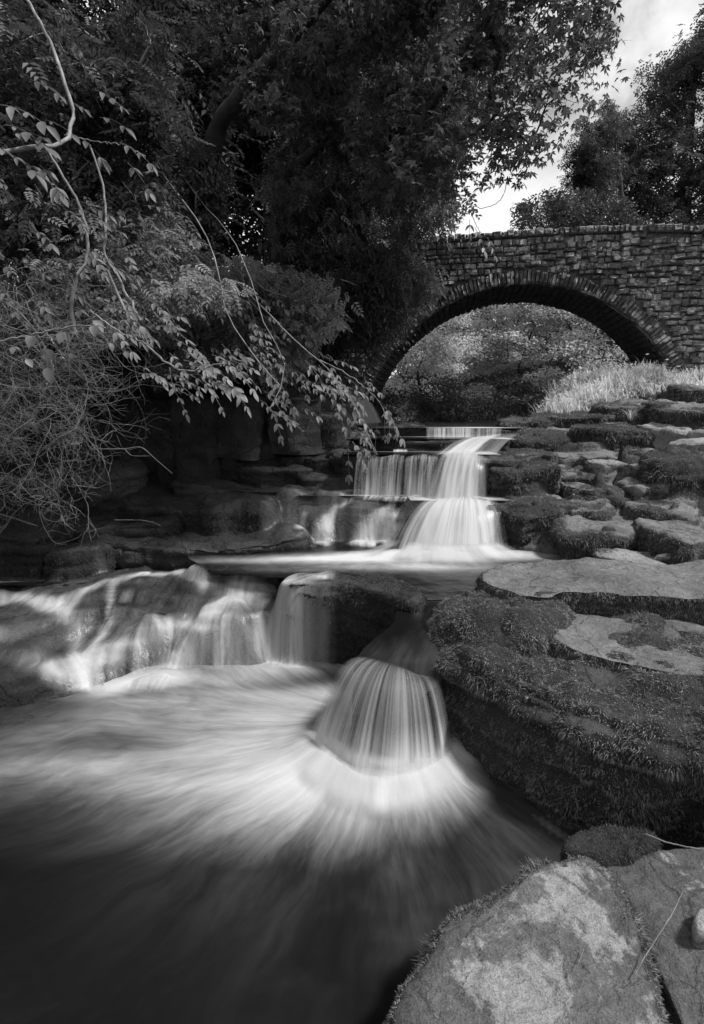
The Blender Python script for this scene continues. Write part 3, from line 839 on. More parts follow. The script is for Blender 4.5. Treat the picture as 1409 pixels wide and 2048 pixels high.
def poly_sheet(name, L_, R_, n, step, zf, foamf, flowf, mat, label):
    """sheet between two edge lines given at the same y values"""
    ys = np.arange(L_[0][1], L_[-1][1] + step, step)
    a = np.interp(ys, [p[1] for p in L_], [p[0] for p in L_])
    b = np.interp(ys, [p[1] for p in R_], [p[0] for p in R_])
    t = np.linspace(0, 1, n)
    X = a[:, None] * (1 - t) + b[:, None] * t
    Y = np.repeat(ys[:, None], n, 1)
    Z = zf(X, Y)
    u, v = flowf(X, Y)
    fl = np.stack([u, v, np.zeros_like(u)], -1).reshape(-1, 3)
    V = np.stack([X, Y, Z], -1).reshape(-1, 3)
    return link(name, make_mesh(name, V, grid_faces(*X.shape), mat, attrs={'foam': ('FLOAT', np.clip(foamf(X, Y), 0, 1).ravel()), 'flow': ('FLOAT_VECTOR', fl)}), label=label, kind='structure')
def chute_flow(X, Y): return (X - .25 - .45 * (Y - 3.0)) * 1.4, Y * 1.0
def chute_foam(X, Y): return .02 + .03 * sstep(3.2, 2.95, Y) + .16 * blob(X, Y, (.44, 3.6), .04, .2) + .10 * fbm(np.stack([X * 6, Y * 2, 0 * X], -1), 1.0, 3, 6)
def chute_z(X, Y):
    yf = 3.03 - .56 * X
    return up_z(X, Y) + .10 * sstep(3.75, 2.95, Y) - .10 * sstep(3.75, yf, Y) - .004 - .50 * sstep(yf + .02, yf - .20, Y) ** 1.3 + .010 * sstep(3.75, 3.4, Y) * fbm(np.stack([X * 2.5, Y * 1.5, 0 * X], -1), 2.2, 3, 66)
poly_sheet('water', [(.0, 2.62), (.0, 2.95), (.08, 3.15), (.28, 3.42), (.36, 3.9)], [(.30, 2.62), (.36, 2.76), (.44, 2.86), (.54, 2.95), (.72, 3.1), (.80, 3.45), (1.15, 3.9)], 70, .018, chute_z, chute_foam, chute_flow, M['water_dark'], 'dark sliding water in the chute above the fan')
poly_sheet('water', [(.40, 3.74), (-.2, 4.2), (-1.15, 4.42), (-1.35, 4.7), (-1.5, 4.9), (-1.65, 5.3), (-.8, 5.8)],
           [(1.15, 3.74), (1.6, 4.2), (2.6, 4.42), (2.9, 4.9), (2.9, 5.3), (2.9, 5.8)], 150, .022, up_z, up_foam, up_flow, M['water_up'], 'upper pool at the foot of the main fall, narrowing into a dark chute')
def side_z(X, Y): return .42 + .004 * fbm(np.stack([X, Y, 0 * X], -1), 2.0, 3, 63)
def side_foam(X, Y):
    f = .9 * np.exp(-((Y - (4.78 + .16 * (X + 3.2))) / .035) ** 2) * sstep(-1.7, -2.2, X) * .9
    return np.clip(f * (1 + fbm(np.stack([X, Y, 0 * X], -1), 6, 3, 5)), 0, 1) + .05
water_sheet('water', -4.2, -1.7, 4.66, 5.2, .03, side_z, side_foam, up_flow, M['water_up'], 'dark side pool beneath the mossy blocks with a thin foam line')
def const_z(z): return lambda X, Y: z + .004 * fbm(np.stack([X, Y, 0 * X], -1), 3.0, 2, 64)
water_sheet('water', -.6, .60, 5.90, 6.15, .03, const_z(1.036), lambda X, Y: .7 * blob(X, Y, (.3, 5.93), .6, .06), up_flow, M['water_up'], 'film of water on the ledge under the streaked curtain')
water_sheet('water', .60, 2.2, 5.58, 6.1, .03, const_z(1.038), lambda X, Y: 1.1 * blob(X, Y, (1.05, 5.72), .62, .3) + .8 * blob(X, Y, (.1, 5.98), .6, .07) + .3 * blob(X, Y, (1.9, 5.55), .4, .05), up_flow, M['water_up'], 'narrow shelf of water between the two drops of the main fall')
water_sheet('water', -.1, 1.62, 6.06, 6.85, .03, const_z(1.472), lambda X, Y: .9 * blob(X, Y, (1.45, 6.3), .4, .35) + .5 * blob(X, Y, (.5, 6.55), .5, .06), up_flow, M['water_up'], 'shelf of water above the streaked curtain')
water_sheet('water', -.0, 2.0, 6.72, 7.7, .04, const_z(1.612), lambda X, Y: .85 * blob(X, Y, (1.9, 7.0), .5, .4) + .9 * blob(X, Y, (1.3, 7.45), .7, .10), up_flow, M['water_up'], 'thin strip of water below the top lip')
poly_sheet('water', [(.3, 7.48), (.2, 9), (-.2, 12), (.2, 20), (.5, 45)], [(2.25, 7.48), (3.1, 9), (4.6, 12), (5.6, 20), (6, 45)], 60, .12, const_z(1.728),
           lambda X, Y: .75 * blob(X, Y, (1.75, 7.7), .5, .35) + .25 * sstep(9, 7.5, Y), up_flow, M['water_up'], 'calm stream above the falls running back under the bridge arch')

# free-falling sheets
def resample(P, n):
    P = np.asarray(P, float)
    s = np.concatenate([[0], np.cumsum(np.linalg.norm(np.diff(P, axis=0), axis=1))])
    t = np.linspace(0, s[-1], n)
    return np.stack([np.interp(t, s, P[:, k]) for k in range(3)], -1)
def smooth_line(P, n):
    P = resample(P, n)
    for _ in range(max(2, n // 12)):
        Q = P.copy(); Q[1:-1] = (P[:-2] + 2 * P[1:-1] + P[2:]) / 4; P = Q
    return P
def fall(lip, base, mat, label, opac, nu=90, nv=40, power=1.8, run=.06, bulge=0.0, seed=0, top=.5, bottom=1.0, side=.06, jag=.0, foot=.0, scurve=False, fade=False):
    A = smooth_line(lip, nu); B = smooth_line(base, nu)
    nf = 14 if foot else 0
    t = np.concatenate([np.linspace(-.12, 0, 6)[:-1], np.linspace(0, 1, nv), 1 + np.arange(1, nf + 1) / max(nf, 1)])
    n = len(t)
    s = np.linspace(0, 1, nu)
    V = np.zeros((n, nu, 3)); fo = np.zeros((n, nu))
    wid = np.linalg.norm(np.diff(A, axis=0), axis=1).sum()
    widb = np.linalg.norm(np.diff(B, axis=0), axis=1).sum()
    jn = fbm(np.stack([s * wid * 9, 0 * s, 0 * s + seed], -1), 1.0, 3, seed)
    back = (A - B); back[:, 2] = 0
    back = back / np.maximum(np.linalg.norm(back, axis=1, keepdims=True), 1e-6)
    for k, tk in enumerate(t):
        if tk < 0:
            V[k] = A + back * run * (-tk / .12); V[k, :, 2] = A[:, 2] + .004
            fo[k] = top * .5 * (1 + tk / .12)
        elif tk <= 1:
            h = tk ** .9
            V[k, :, :2] = A[:, :2] * (1 - h) + B[:, :2] * h
            drop = tk ** power
            if scurve:
                h = tk ** .86
                drop = .86 * tk ** 1.75 + .14 * float(sstep(-.25, 1.0, tk) - sstep(-.25, 1.0, 0)) / (1 - float(sstep(-.25, 1.0, 0)))
                V[k, :, :2] = A[:, :2] * (1 - h) + B[:, :2] * h
            V[k, :, 2] = A[:, 2] + (B[:, 2] - A[:, 2]) * drop + bulge * math.sin(math.pi * tk)
            fo[k] = top * .5 + (opac - top * .5) * min(1, tk * 4) + (bottom - opac) * max(0, (tk - .60) / .38) ** 1.3
        else:
            q = tk - 1
            V[k] = B - back * foot * q
            V[k, :, 2] = B[:, 2] + foot * .10 * math.sin(math.pi * min(1, q * 1.2 + .1)) * (1 - q) + .012 * (1 - q) - .03 * q
            fo[k] = bottom * (1 - q) ** 1.1 * np.clip(np.sin(math.pi * s) * 1.5 - .15, 0, 1) ** 1.2
    V[..., :2] += (fbm(np.stack([V[..., 0] * 7, V[..., 2] * 1.2, 0 * V[..., 0]], -1), 1.0, 2, seed + 3) * .012)[..., None] * np.array([.3, -1])
    e = np.minimum(s, 1 - s) * max(wid, .05)
    fo *= sstep(0, side, e + jn * side * .5)[None, :]
    fo *= (1 + jag * jn)[None, :]
    if fade: fo *= (1 - sstep(.55, 1.0, t))[:, None]
    d = np.clip(t, 0, 3)
    fl = np.stack([np.repeat((s * (wid + widb) / 2)[None], n, 0) + seed * 3.1, np.repeat(d[:, None], nu, 1) * abs(A[:, 2].mean() - B[:, 2].mean()), 0 * fo], -1)
    return link('waterfall', make_mesh('waterfall', V.reshape(-1, 3), grid_faces(n, nu), mat, attrs={'foam': ('FLOAT', np.clip(fo, 0, 1).ravel()), 'flow': ('FLOAT_VECTOR', fl.reshape(-1, 3))}), label=label, kind='structure')

pz = lambda pts, z: [atz(px, py, z) for px, py in pts]
# the near fan
fall(pz([(706, 1314), (745, 1325), (795, 1340), (840, 1352), (876, 1356)], .505), pz([(618, 1478), (650, 1522), (700, 1556), (765, 1574), (835, 1556), (885, 1528), (914, 1496)], .01),
     M['fall_fan'], 'smooth fan of water dropping over the sill into the near pool', .30, nu=160, nv=60, power=2.1, run=.05, seed=1, top=.30, bottom=1.0, side=.05, jag=.6, foot=0, scurve=True)
# soft spray where the fan meets the pool
fan_l = [at(px, py, y) for (px, py), y in zip([(636, 1432), (664, 1478), (706, 1512), (765, 1530), (832, 1514), (880, 1488), (906, 1452)], (3.00, 2.84, 2.70, 2.60, 2.66, 2.76, 2.90))]
fan_b = pz([(560, 1500), (596, 1570), (670, 1625), (765, 1648), (856, 1628), (930, 1580), (975, 1516)], .022)
fall(fan_l, fan_b, M['mist'], 'soft spray at the foot of the fan', .75, nu=120, nv=40, power=.62, run=0, seed=41, top=.0, bottom=1.0, side=.3, jag=.5, fade=True)
# main fall, lower drop, two nested sheets
pd = lambda pts: [at(*p) for p in pts]
fall(pd([(836, 1001, 5.56), (900, 996, 5.55), (960, 997, 5.54), (1004, 1004, 5.52)]), pz([(745, 1090), (800, 1106), (870, 1112), (950, 1112), (1000, 1108), (1040, 1094)], .60),
     M['fall'], 'broad white skirt of the main fall dropping into the upper pool', .80, seed=2, power=1.5, bulge=.05, top=.9, bottom=1, side=.36, jag=.45, run=.22)
fall(pd([(858, 999, 5.6), (990, 1001, 5.58)]), pz([(790, 1100), (1018, 1102)], .60), M['fall'], 'inner white water of the main fall skirt', .75, seed=3, power=1.6, bulge=.04, top=.9, side=.16, jag=.3, run=.2)
# main fall, upper drop
fall(pd([(872, 908, 6.02), (930, 905, 6.02), (988, 922, 5.96)]), pd([(832, 1000, 5.66), (900, 1003, 5.62), (992, 1003, 5.64)]), M['fall'], 'white upper drop of the main fall', .78, seed=4, power=1.6, bulge=.03, top=.8, side=.26, jag=.5, run=.25, foot=.14)
fall(pd([(898, 900, 6.06), (968, 908, 6.04)]), pd([(852, 1002, 5.7), (975, 1002, 5.7)]), M['fall'], 'inner core of the upper drop', .7, seed=14, power=1.6, bulge=.03, top=.85, side=.16, jag=.3, run=.25)
# streaked curtain
fall(pd([(714, 917, 6.0), (735, 911, 6.02), (760, 915, 5.97), (790, 909, 6.03), (815, 913, 5.98), (845, 908, 6.02), (880, 915, 5.98)]), pd([(706, 992, 5.93), (780, 995, 5.92), (872, 998, 5.85)]), M['veil'], 'streaked thin curtain beside the upper drop', .28, nu=140, seed=5, power=2.0, top=.12, bottom=.75, side=.03, jag=1.0, foot=.12)
fall(pd([(770, 1078, 5.16), (870, 1080, 5.14), (960, 1080, 5.14), (1020, 1076, 5.18)]), pz([(690, 1104), (800, 1126), (870, 1134), (950, 1134), (1020, 1122), (1085, 1104)], .625), M['mist'], 'soft spray at the foot of the main fall', .75, nu=90, nv=20, power=.7, run=0, seed=42, top=0, bottom=.9, side=.5, jag=.8, fade=True)
# sloping chute from the bank side
fall(pd([(935, 876, 6.9), (985, 870, 7.0), (1052, 868, 7.1)]), pd([(868, 908, 6.05), (940, 909, 6.05), (1000, 927, 5.98)]), M['fall'], 'sloping white chute feeding the main fall from the bank side', .66, seed=6, power=1.1, bulge=.03, top=.6, bottom=.85, side=.42, jag=.8, run=.3, foot=.1)
# far lip
fall(pd([(852, 855, 7.5), (930, 856, 7.48), (1006, 857, 7.42)]), pd([(852, 876, 7.38), (930, 877, 7.36), (1004, 873, 7.32)]), M['veil'], 'low curtain dropping from the top lip of the stream', .42, nu=120, seed=7, power=1.5, top=.3, bottom=.8, side=.02, jag=.9, foot=.1)
fall(pd([(786, 899, 6.65), (816, 899, 6.65)]), pd([(784, 911, 6.5), (818, 911, 6.5)]), M['veil'], 'tiny white spill onto the second ledge', .8, seed=8, power=1.3, side=.02, nu=24, nv=14)
fall(pz([(545, 1048), (562, 1048)], .75), pz([(538, 1076), (566, 1078)], .61), M['veil'], 'tiny spout from the shaded ledge into the upper pool', .8, seed=9, power=1.4, side=.02, nu=24, nv=18)

# water clinging to the rocks: one thin sheet draped over them, its streaks drawn out along the way it runs down
def blur2(Z, n):
    for _ in range(n):
        Q = Z.copy(); Q[1:-1] = (Z[:-2] + 2 * Z[1:-1] + Z[2:]) / 4
        Z = Q.copy(); Z[:, 1:-1] = (Q[:, :-2] + 2 * Q[:, 1:-1] + Q[:, 2:]) / 4
    return Z
def maxf(Z, n):
    for _ in range(n):
        Q = Z.copy(); Q[1:-1] = np.maximum(np.maximum(Z[:-2], Z[1:-1]), Z[2:])
        Z = Q.copy(); Z[:, 1:-1] = np.maximum(np.maximum(Q[:, :-2], Q[:, 1:-1]), Q[:, 2:])
    return Z
def drape(label, x0, x1, y0, y1, step, zmin, lines, veil, seed, bias=(0, -.25), seglen=26):
    xs = np.arange(x0, x1, step); ys = np.arange(y0, y1, step)
    X, Y = np.meshgrid(xs, ys)
    Z = np.array([[height(x, y, zmin - .03) for x in xs] for y in ys])
    Z = blur2(maxf(Z, 2), 10) + .016
    Zb = blur2(Z, 14)
    gy, gx = np.gradient(Zb, step)
    fx, fy = -gx + bias[0], -gy + bias[1]
    l = np.hypot(fx, fy) + 1e-6; fx /= l; fy /= l
    ny, nx = X.shape
    rn = np.random.default_rng(seed)
    nz = blur2(rn.normal(0, 1, X.shape), 1); nz2 = blur2(rn.normal(0, 1, X.shape), 7); nz = nz / nz.std() + 1.1 * nz2 / nz2.std()
    I0, J0 = np.meshgrid(np.arange(ny, dtype=float), np.arange(nx, dtype=float), indexing='ij')
    acc = np.zeros_like(Z); 
    for sgn in (1, -1):
        i, j = I0.copy(), J0.copy()
        for k in range(seglen):
            ii = np.clip(i.round().astype(int), 0, ny - 1); jj = np.clip(j.round().astype(int), 0, nx - 1)
            acc += nz[ii, jj]
            i += sgn * fy[ii, jj]; j += sgn * fx[ii, jj]
    acc = (acc - acc.mean()) / acc.std()
    slope = np.hypot(*np.gradient(Z, step))
    w_ = np.zeros_like(Z)
    for ln in lines:
        if len(ln[0]) == 3:
            ln = [tuple(p) + ((.14, .5) if k == 0 else (.15 + .05 * k, .50 + .12 * k)) for k, p in enumerate(ln)]
        Q = np.array([list(atz(p[0], p[1], p[2])[:2]) + [p[3] / 2, p[4]] for p in ln])
        P = np.vstack([np.linspace(Q[k], Q[k + 1], 14) for k in range(len(Q) - 1)])
        best = np.zeros_like(Z)
        for p in P:
            best = np.maximum(best, p[3] * np.exp(-((np.hypot(X - p[0], Y - p[1]) / p[2]) ** 2) * 1.9))
        w_ = 1 - (1 - w_) * (1 - best)
    w_ = sstep(.10, .95, w_)
    o = w_ * (.9 - .35 * np.clip(slope - .5, 0, 1)) + veil * np.clip(slope * 1.3 - .1, 0, 1) * (.6 + .8 * fbm(np.stack([X * 3, Y * 1.5, 0 * X], -1), 1, 2, seed))
    o = np.clip(o, 0, 1)
    o = o * (1 - sstep(4.62, 4.75, Y) * sstep(-2.2, -2.4, X))
    o = np.clip(o * .95 + acc * .50 * o * (1.25 - o), 0, 1)
    e = np.minimum(np.minimum(X - x0, x1 - X), np.minimum(Y - y0, y1 - Y))
    o *= sstep(0, .12, e)
    o = np.maximum(o, .0)
    Z = np.maximum(Z + .006 * acc * w_ * .4, zmin + .006 + .03 * w_)
    V = np.stack([X, Y, Z], -1).reshape(-1, 3)
    fl = np.stack([X, Y, 0 * X], -1).reshape(-1, 3)
    0 and print('DRAPE', label[:20], Z.min(), Z.max(), 'w', w_.max(), (w_ > .3).mean(), 'o', (o > .3).mean())
    return link('waterfall', make_mesh('waterfall', V, grid_faces(ny, nx), M['silk'], attrs={'foam': ('FLOAT', o.ravel()), 'flow': ('FLOAT_VECTOR', fl)}), label=label, kind='structure')
drape('silky cascade sliding over the rocks from the upper pool into the near pool, furthest from the outcrop', -3.5, -.1, 3.45, 5.0, .0105, 0.0, [
    [(498, 1146, .58, .46, .5), (495, 1180, .42, .46, .6), (484, 1206, .38, .42, .9), (430, 1228, .36, .3, .9), (385, 1265, .28, .26, .85), (345, 1310, .14, .26, .85), (300, 1368, 0, .4, .95)],
    [(410, 1184, .44, .2, .8), (350, 1156, .46, .22, .8), (290, 1150, .46, .25, .8), (220, 1162, .46, .26, .6), (150, 1192, .42, .3, .6), (115, 1225, .33, .3, .55)],
    [(235, 1232, .36, .5, .3), (240, 1255, .25, .5, .3)],
    [(475, 1280, .25, .5, .22), (455, 1335, 0, .6, .5)],
    [(600, 1150, .6, .16, .5), (592, 1200, .3, .16, .75), (582, 1300, 0, .2, .75), (570, 1325, 0, .5, .8)],
    [(640, 1300, .02, .5, .6), (690, 1305, .0, .3, .4)],
    [(430, 1240, .3, .2, .6), (340, 1258, .26, .26, .7), (260, 1290, .2, .3, .65), (185, 1330, .1, .36, .6), (130, 1380, .02, .4, .85)],
    [(-70, 1205, .38, .3, .6), (40, 1203, .36, .26, .75), (110, 1222, .33, .24, .7), (150, 1262, .22, .22, .4), (160, 1330, .1, .26, .4), (160, 1392, 0, .34, .8)],
    [(60, 1325, .2, .36, .4), (80, 1370, .1, .42, .5), (60, 1415, 0, .5, .8)],
    [(520, 1230, .37, .10, .5), (515, 1330, 0, .12, .7)], [(455, 1240, .34, .08, .5), (440, 1345, 0, .1, .7)],
    [(230, 1165, .44, .14, .5), (215, 1225, .37, .10, .6), (210, 1262, .22, .14, .7), (175, 1330, .1, .14, .6)], [(280, 1225, .39, .07, .5), (290, 1262, .22, .1, .7)],
    [(650, 1168, .6, .10, .4), (645, 1310, 0, .12, .6)]], .16, 5)
drape('lacy water running over the humped wet rock at the foot of the main fall', -.95, 1.15, 5.22, 6.05, .0115, 0.6, [
    [(870, 998, .98), (815, 1030, .86), (780, 1058, .73), (745, 1092, .6)],
    [(790, 1003, .97), (770, 1022, .9), (740, 1050, .78), (715, 1088, .6)],
    [(700, 1005, .97), (675, 1028, .86), (655, 1055, .74), (640, 1090, .6)],
    [(610, 1040, .80), (600, 1090, .6)], [(860, 1010, .95), (850, 1050, .78), (840, 1095, .6)]], .08, 6)

# ------------------------------------------------------------------ foliage kit
def leaf_template(kind):
    """returns V, F (quads) for one leaf lying in XY, pointing +Y, length 1"""
    if kind == 'kite':
        V = [(0, 0, 0), (.22, .45, .05), (0, 1, -.10), (-.22, .45, .05)]
        F = [(0, 1, 2, 3)]
    elif kind == 'leaf':       # folded along the midrib, pointed, drooping tip
        V = [(0, 0, 0), (0, .35, -.02), (0, .7, -.03), (0, 1, -.12), (.19, .25, .06), (.2, .55, .05), (-.19, .25, .06), (-.2, .55, .05)]
        F = [(0, 4, 5, 1), (1, 5, 3, 2), (0, 1, 7, 6), (1, 2, 3, 7)]
    elif kind == 'palm':       # five pointed lobes
        V, F = [(0, .3, 0)], []
        for k, (an, l) in enumerate(((-95, .5), (-48, .72), (0, .8), (48, .72), (95, .5))):
            a = math.radians(an)
            dx, dy = math.sin(a), math.cos(a)
            b = len(V)
            V += [(dx * l * .5 + dy * .14, .3 + dy * l * .5 - dx * .14, .04), (dx * l, .3 + dy * l, -.1), (dx * l * .5 - dy * .14, .3 + dy * l * .5 + dx * .14, .04)]
            F.append((0, b, b + 1, b + 2))
    elif kind == 'frond':      # pinnate ash leaf: 9 leaflets
        V, F = [], []
        def leaflet(o, ang, l, w_):
            ca, sa = math.sin(ang), math.cos(ang)
            b = len(V)
            for (s, t, z) in ((0, 0, 0), (w_, .45 * l, .02), (0, l, -.05), (-w_, .45 * l, .02)):
                V.append((o[0] + ca * t + sa * s, o[1] + sa * t - ca * s, o[2] + z))
            F.append((b, b + 1, b + 2, b + 3))
        for k, y in enumerate((.2, .4, .58, .74)):
            zz = -.18 * y * y
            l = .36 - .03 * k
            leaflet((0, y, zz), 1.05, l, .075)
            leaflet((0, y + .02, zz), -1.05, l, .075)
        leaflet((0, .82, -.13), 0, .36, .08)
    elif kind == 'spray':      # a twig's worth of small leaves, flat layered
        V, F = [], []
        r_ = random.Random(5)
        for k in range(9):
            y = .1 + .1 * k
            sgn = 1 if k % 2 else -1
            an = sgn * r_.uniform(.5, 1.2)
            l = r_.uniform(.2, .3)
            ca, sa = math.sin(an), math.cos(an)
            b = len(V)
            o = (0, y, -.15 * y * y + r_.uniform(-.03, .03))
            w_ = l * .27
            for (s, t, z) in ((0, 0, 0), (w_, .5 * l, .02), (0, l, -.04), (-w_, .5 * l, .02)):
                V.append((o[0] + ca * t + sa * s, o[1] + sa * t - ca * s, o[2] + z))
            F.append((b, b + 1, b + 2, b + 3))
    return np.array(V, float), np.array(F)
TPL = {k: leaf_template(k) for k in ('kite', 'leaf', 'palm', 'frond', 'spray')}

def rotmats(yaw, pitch, roll):
    cyw, syw = np.cos(yaw), np.sin(yaw); cpt, spt = np.cos(pitch), np.sin(pitch); cr_, sr = np.cos(roll), np.sin(roll)
    O, I = np.zeros_like(yaw), np.ones_like(yaw)
    Rz = np.stack([cyw, -syw, O, syw, cyw, O, O, O, I], -1).reshape(-1, 3, 3)
    Rx = np.stack([I, O, O, O, cpt, -spt, O, spt, cpt], -1).reshape(-1, 3, 3)
    Ry = np.stack([cr_, O, sr, O, I, O, -sr, O, cr_], -1).reshape(-1, 3, 3)
    return Rz @ Rx @ Ry
def instance(kind, P, size, r_, droop=(-.9, .1), rollsd=.5, yaw=None):
    TV, TF = TPL[kind]
    n = len(P)
    yaw = r_.uniform(0, 2 * math.pi, n) if yaw is None else yaw
    R = rotmats(yaw, r_.uniform(droop[0], droop[1], n), r_.normal(0, rollsd, n))
    sz = size * r_.uniform(.6, 1.25, n)
    V = np.einsum('nij,vj->nvi', R, TV) * sz[:, None, None] + P[:, None, :]
    F = TF[None] + (np.arange(n) * len(TV))[:, None, None]
    return V.reshape(-1, 3), F.reshape(-1, 4)
def cloud(centres, radii, per, r_, flat=.6):
    """points in ellipsoids round the centres"""
    k = len(centres)
    idx = np.repeat(np.arange(k), per)
    d = r_.normal(0, 1, (len(idx), 3)); d /= np.linalg.norm(d, axis=1, keepdims=True)
    rad = r_.random(len(idx)) ** .45
    d = d * (rad * np.asarray(radii)[idx])[:, None]
    d[:, 2] *= flat
    return np.asarray(centres)[idx] + d

def tube(P, R, sides=6):
    P = np.asarray(P, float); R = np.asarray(R, float)
    n = len(P)
    T = np.gradient(P, axis=0); T /= np.linalg.norm(T, axis=1, keepdims=True) + 1e-12
    ref = np.where(np.abs(T[:, 2:3]) < .9, np.array([[0, 0, 1.0]]), np.array([[1.0, 0, 0]]))
    A = np.cross(T, ref); A /= np.linalg.norm(A, axis=1, keepdims=True) + 1e-12
    B = np.cross(T, A)
    a = np.linspace(0, 2 * math.pi, sides, endpoint=False)
    V = P[:, None] + R[:, None, None] * (np.cos(a)[None, :, None] * A[:, None] + np.sin(a)[None, :, None] * B[:, None])
    i = np.arange(n * sides).reshape(n, sides); j = np.roll(i, -1, 1)
    return V.reshape(-1, 3), np.stack([i[:-1], j[:-1], j[1:], i[1:]], -1).reshape(-1, 4)
def join(parts):
    Vs, Fs, o = [], [], 0
    for V, F in parts:
        Vs.append(V); Fs.append(F + o); o += len(V)
    return np.vstack(Vs), np.vstack(Fs)
def curve(pts, n=24, wob=0.0, r_=None):
    """smooth line through the given world points"""
    P = np.asarray(pts, float)
    s = np.concatenate([[0], np.cumsum(np.linalg.norm(np.diff(P, axis=0), axis=1))])
    t = np.linspace(0, s[-1], n)
    X = np.stack([np.interp(t, s, P[:, k]) for k in range(3)], -1)
    for _ in range(max(1, n // (2 * len(P)))):
        Q = X.copy(); Q[1:-1] = (X[:-2] + 2 * X[1:-1] + X[2:]) / 4; X = Q
    if wob:
        X = X + wob * np.stack([fbm(X * 1.0 + 9 * k, 1.5 / max(s[-1], .1) * 2, 3, 3 + k) for k in range(3)], -1) * np.linspace(0, 1, n)[:, None] ** .5
    return X

def branch_net(trunk, centres, r_, r0=.03, tip=.004, sides=5, wob=.12, gnarl=.0):
    """limbs joining clump centres to the trunk, each clump to the nearest point reached so far"""
    nodes = [tuple(p) for p in trunk[len(trunk) // 3:]]
    nt0 = len(nodes)
    par = [-1] * nt0
    left = list(range(len(centres)))
    C_ = np.asarray(centres)
    best_d = np.full(len(C_), 1e9); best_p = np.zeros(len(C_), int)
    for k, p in enumerate(nodes):
        d = np.linalg.norm(C_ - p, axis=1); m = d < best_d
        best_d[m] = d[m]; best_p[m] = k
    done = np.zeros(len(C_), bool)
    for _ in range(len(C_)):
        dd = np.where(done, 1e9, best_d)
        i = int(dd.argmin()); done[i] = True
        par.append(int(best_p[i])); nodes.append(tuple(C_[i])); k = len(nodes) - 1
        d = np.linalg.norm(C_ - C_[i], axis=1) * 1.05; m = (d < best_d) & ~done
        best_d[m] = d[m]; best_p[m] = k
    cnt = np.ones(len(nodes))
    for k in range(len(nodes) - 1, nt0 - 1, -1):
        cnt[par[k]] += cnt[k]
    out_ = []
    for k in range(nt0, len(nodes)):
        a, b = np.array(nodes[par[k]]), np.array(nodes[k])
        L_ = np.linalg.norm(b - a)
        m1 = a * .66 + b * .34 + r_.normal(0, wob * .5, 3) * L_ + np.array([0, 0, .10 * L_])
        m2 = a * .33 + b * .67 + r_.normal(0, wob * .5, 3) * L_ + np.array([0, 0, .08 * L_])
        ra = min(r0, tip * math.sqrt(cnt[k] + 1) * 1.15) ; rb = min(r0, tip * math.sqrt(cnt[k]))
        P = curve([a, m1, m2, b], 8)
        out_.append(tube(P, np.linspace(ra, rb, 8), sides))
        for _ in range(2):
            d = r_.normal(0, 1, 3); d[2] *= .5; d /= np.linalg.norm(d)
            e = b + d * L_ * .6
            out_.append(tube(np.array([b, (b + e) / 2 + r_.normal(0, .08, 3) * L_, e]), np.array([tip * .8, tip * .6, tip * .3]), 3))
    return out_

from functools import partial
def in_poly(px, py, poly):
    poly = np.asarray(poly, float)
    x0, y0 = poly[:, 0], poly[:, 1]; x1, y1 = np.roll(x0, -1), np.roll(y0, -1)
    c = np.zeros(len(px), bool)
    for a, b, c_, d in zip(x0, y0, x1, y1):
        with np.errstate(divide='ignore', invalid='ignore'):
            c ^= ((b > py) != (d > py)) & (px < (c_ - a) * (py - b) / (d - b + 1e-12) + a)
    return c
def clumps(poly, n, d0, d1, r_):
    """n clump centres spread through a volume: an outline seen from the bank, between two distances"""
    poly = np.asarray(poly, float)
    lo, hi = poly.min(0), poly.max(0)
    out_ = []
    while len(out_) < n:
        q = r_.uniform(lo, hi, (n, 2))
        q = q[in_poly(q[:, 0], q[:, 1], poly)]
        for a, b in q:
            out_.append(at(a, b, r_.uniform(d0, d1)))
    return np.array(out_[:n])

def plant(name, label, cat, trunk_px, trunk_r, poly, n, d, radius, per, leaf, size, mat, seed, bark='bark', flat=.6, droop=(-.9, .1), tip=.005, r0=.05, group=None, sides=8, base_in=.3, rollsd=.5, extra=None, thin=None, back=None):
    r_ = np.random.default_rng(seed)
    tp = np.array([at(*p) for p in trunk_px])
    T = curve(tp, 60)
    T = T + .04 * np.stack([fbm(T, 1.6, 3, seed + k) for k in range(3)], -1)
    # root it in the ground
    x, y = T[0][0], T[0][1]
    gz = float(ground_z(np.array([x]), np.array([y]))[0])
    root = empty(name, (x, y, gz), label, cat, group)
    if T[0][2] > gz:
        T = np.vstack([[x, y, gz - base_in], T])
    rr = np.interp(np.linspace(0, 1, len(T)), np.linspace(0, 1, len(trunk_r)), trunk_r)
    V, F = tube(T, rr, sides)
    V = V + (fbm(V, 4, 4, seed) * .45)[:, None] * (V - np.repeat(T, sides, 0))
    under(root, 'trunk', V, F, M[bark])
    c = clumps(poly, n, d[0], d[1], r_)
    if back is not None:
        q = ((704.5 + FPX * c[:, 0] / c[:, 1]) < back[0]) & (r_.random(n) < .86)
        nd = r_.uniform(back[1], back[2], n)
        o3 = np.array([0, 0, CAMZ])
        c = np.where(q[:, None], o3 + (c - o3) * (nd / c[:, 1])[:, None], c)
    bn = branch_net(T, c, r_, r0=r0, tip=tip)
    V, F = join(bn)
    under(root, 'branches', V, F, M[bark], kind='stuff')
    if thin is not None:
        cpx = 704.5 + FPX * c[:, 0] / c[:, 1]
        per = np.round(per * np.interp(cpx, thin[0], thin[1])).astype(int)
    P = cloud(c, r_.uniform(.6, 1.3, n) * radius, per, r_, flat)
    if extra is not None: P = np.vstack([P, extra])
    V, F = instance(leaf, P, size, r_, droop, rollsd)
    under(root, 'foliage', V, F, M[mat], smooth=False, kind='stuff')
    return root

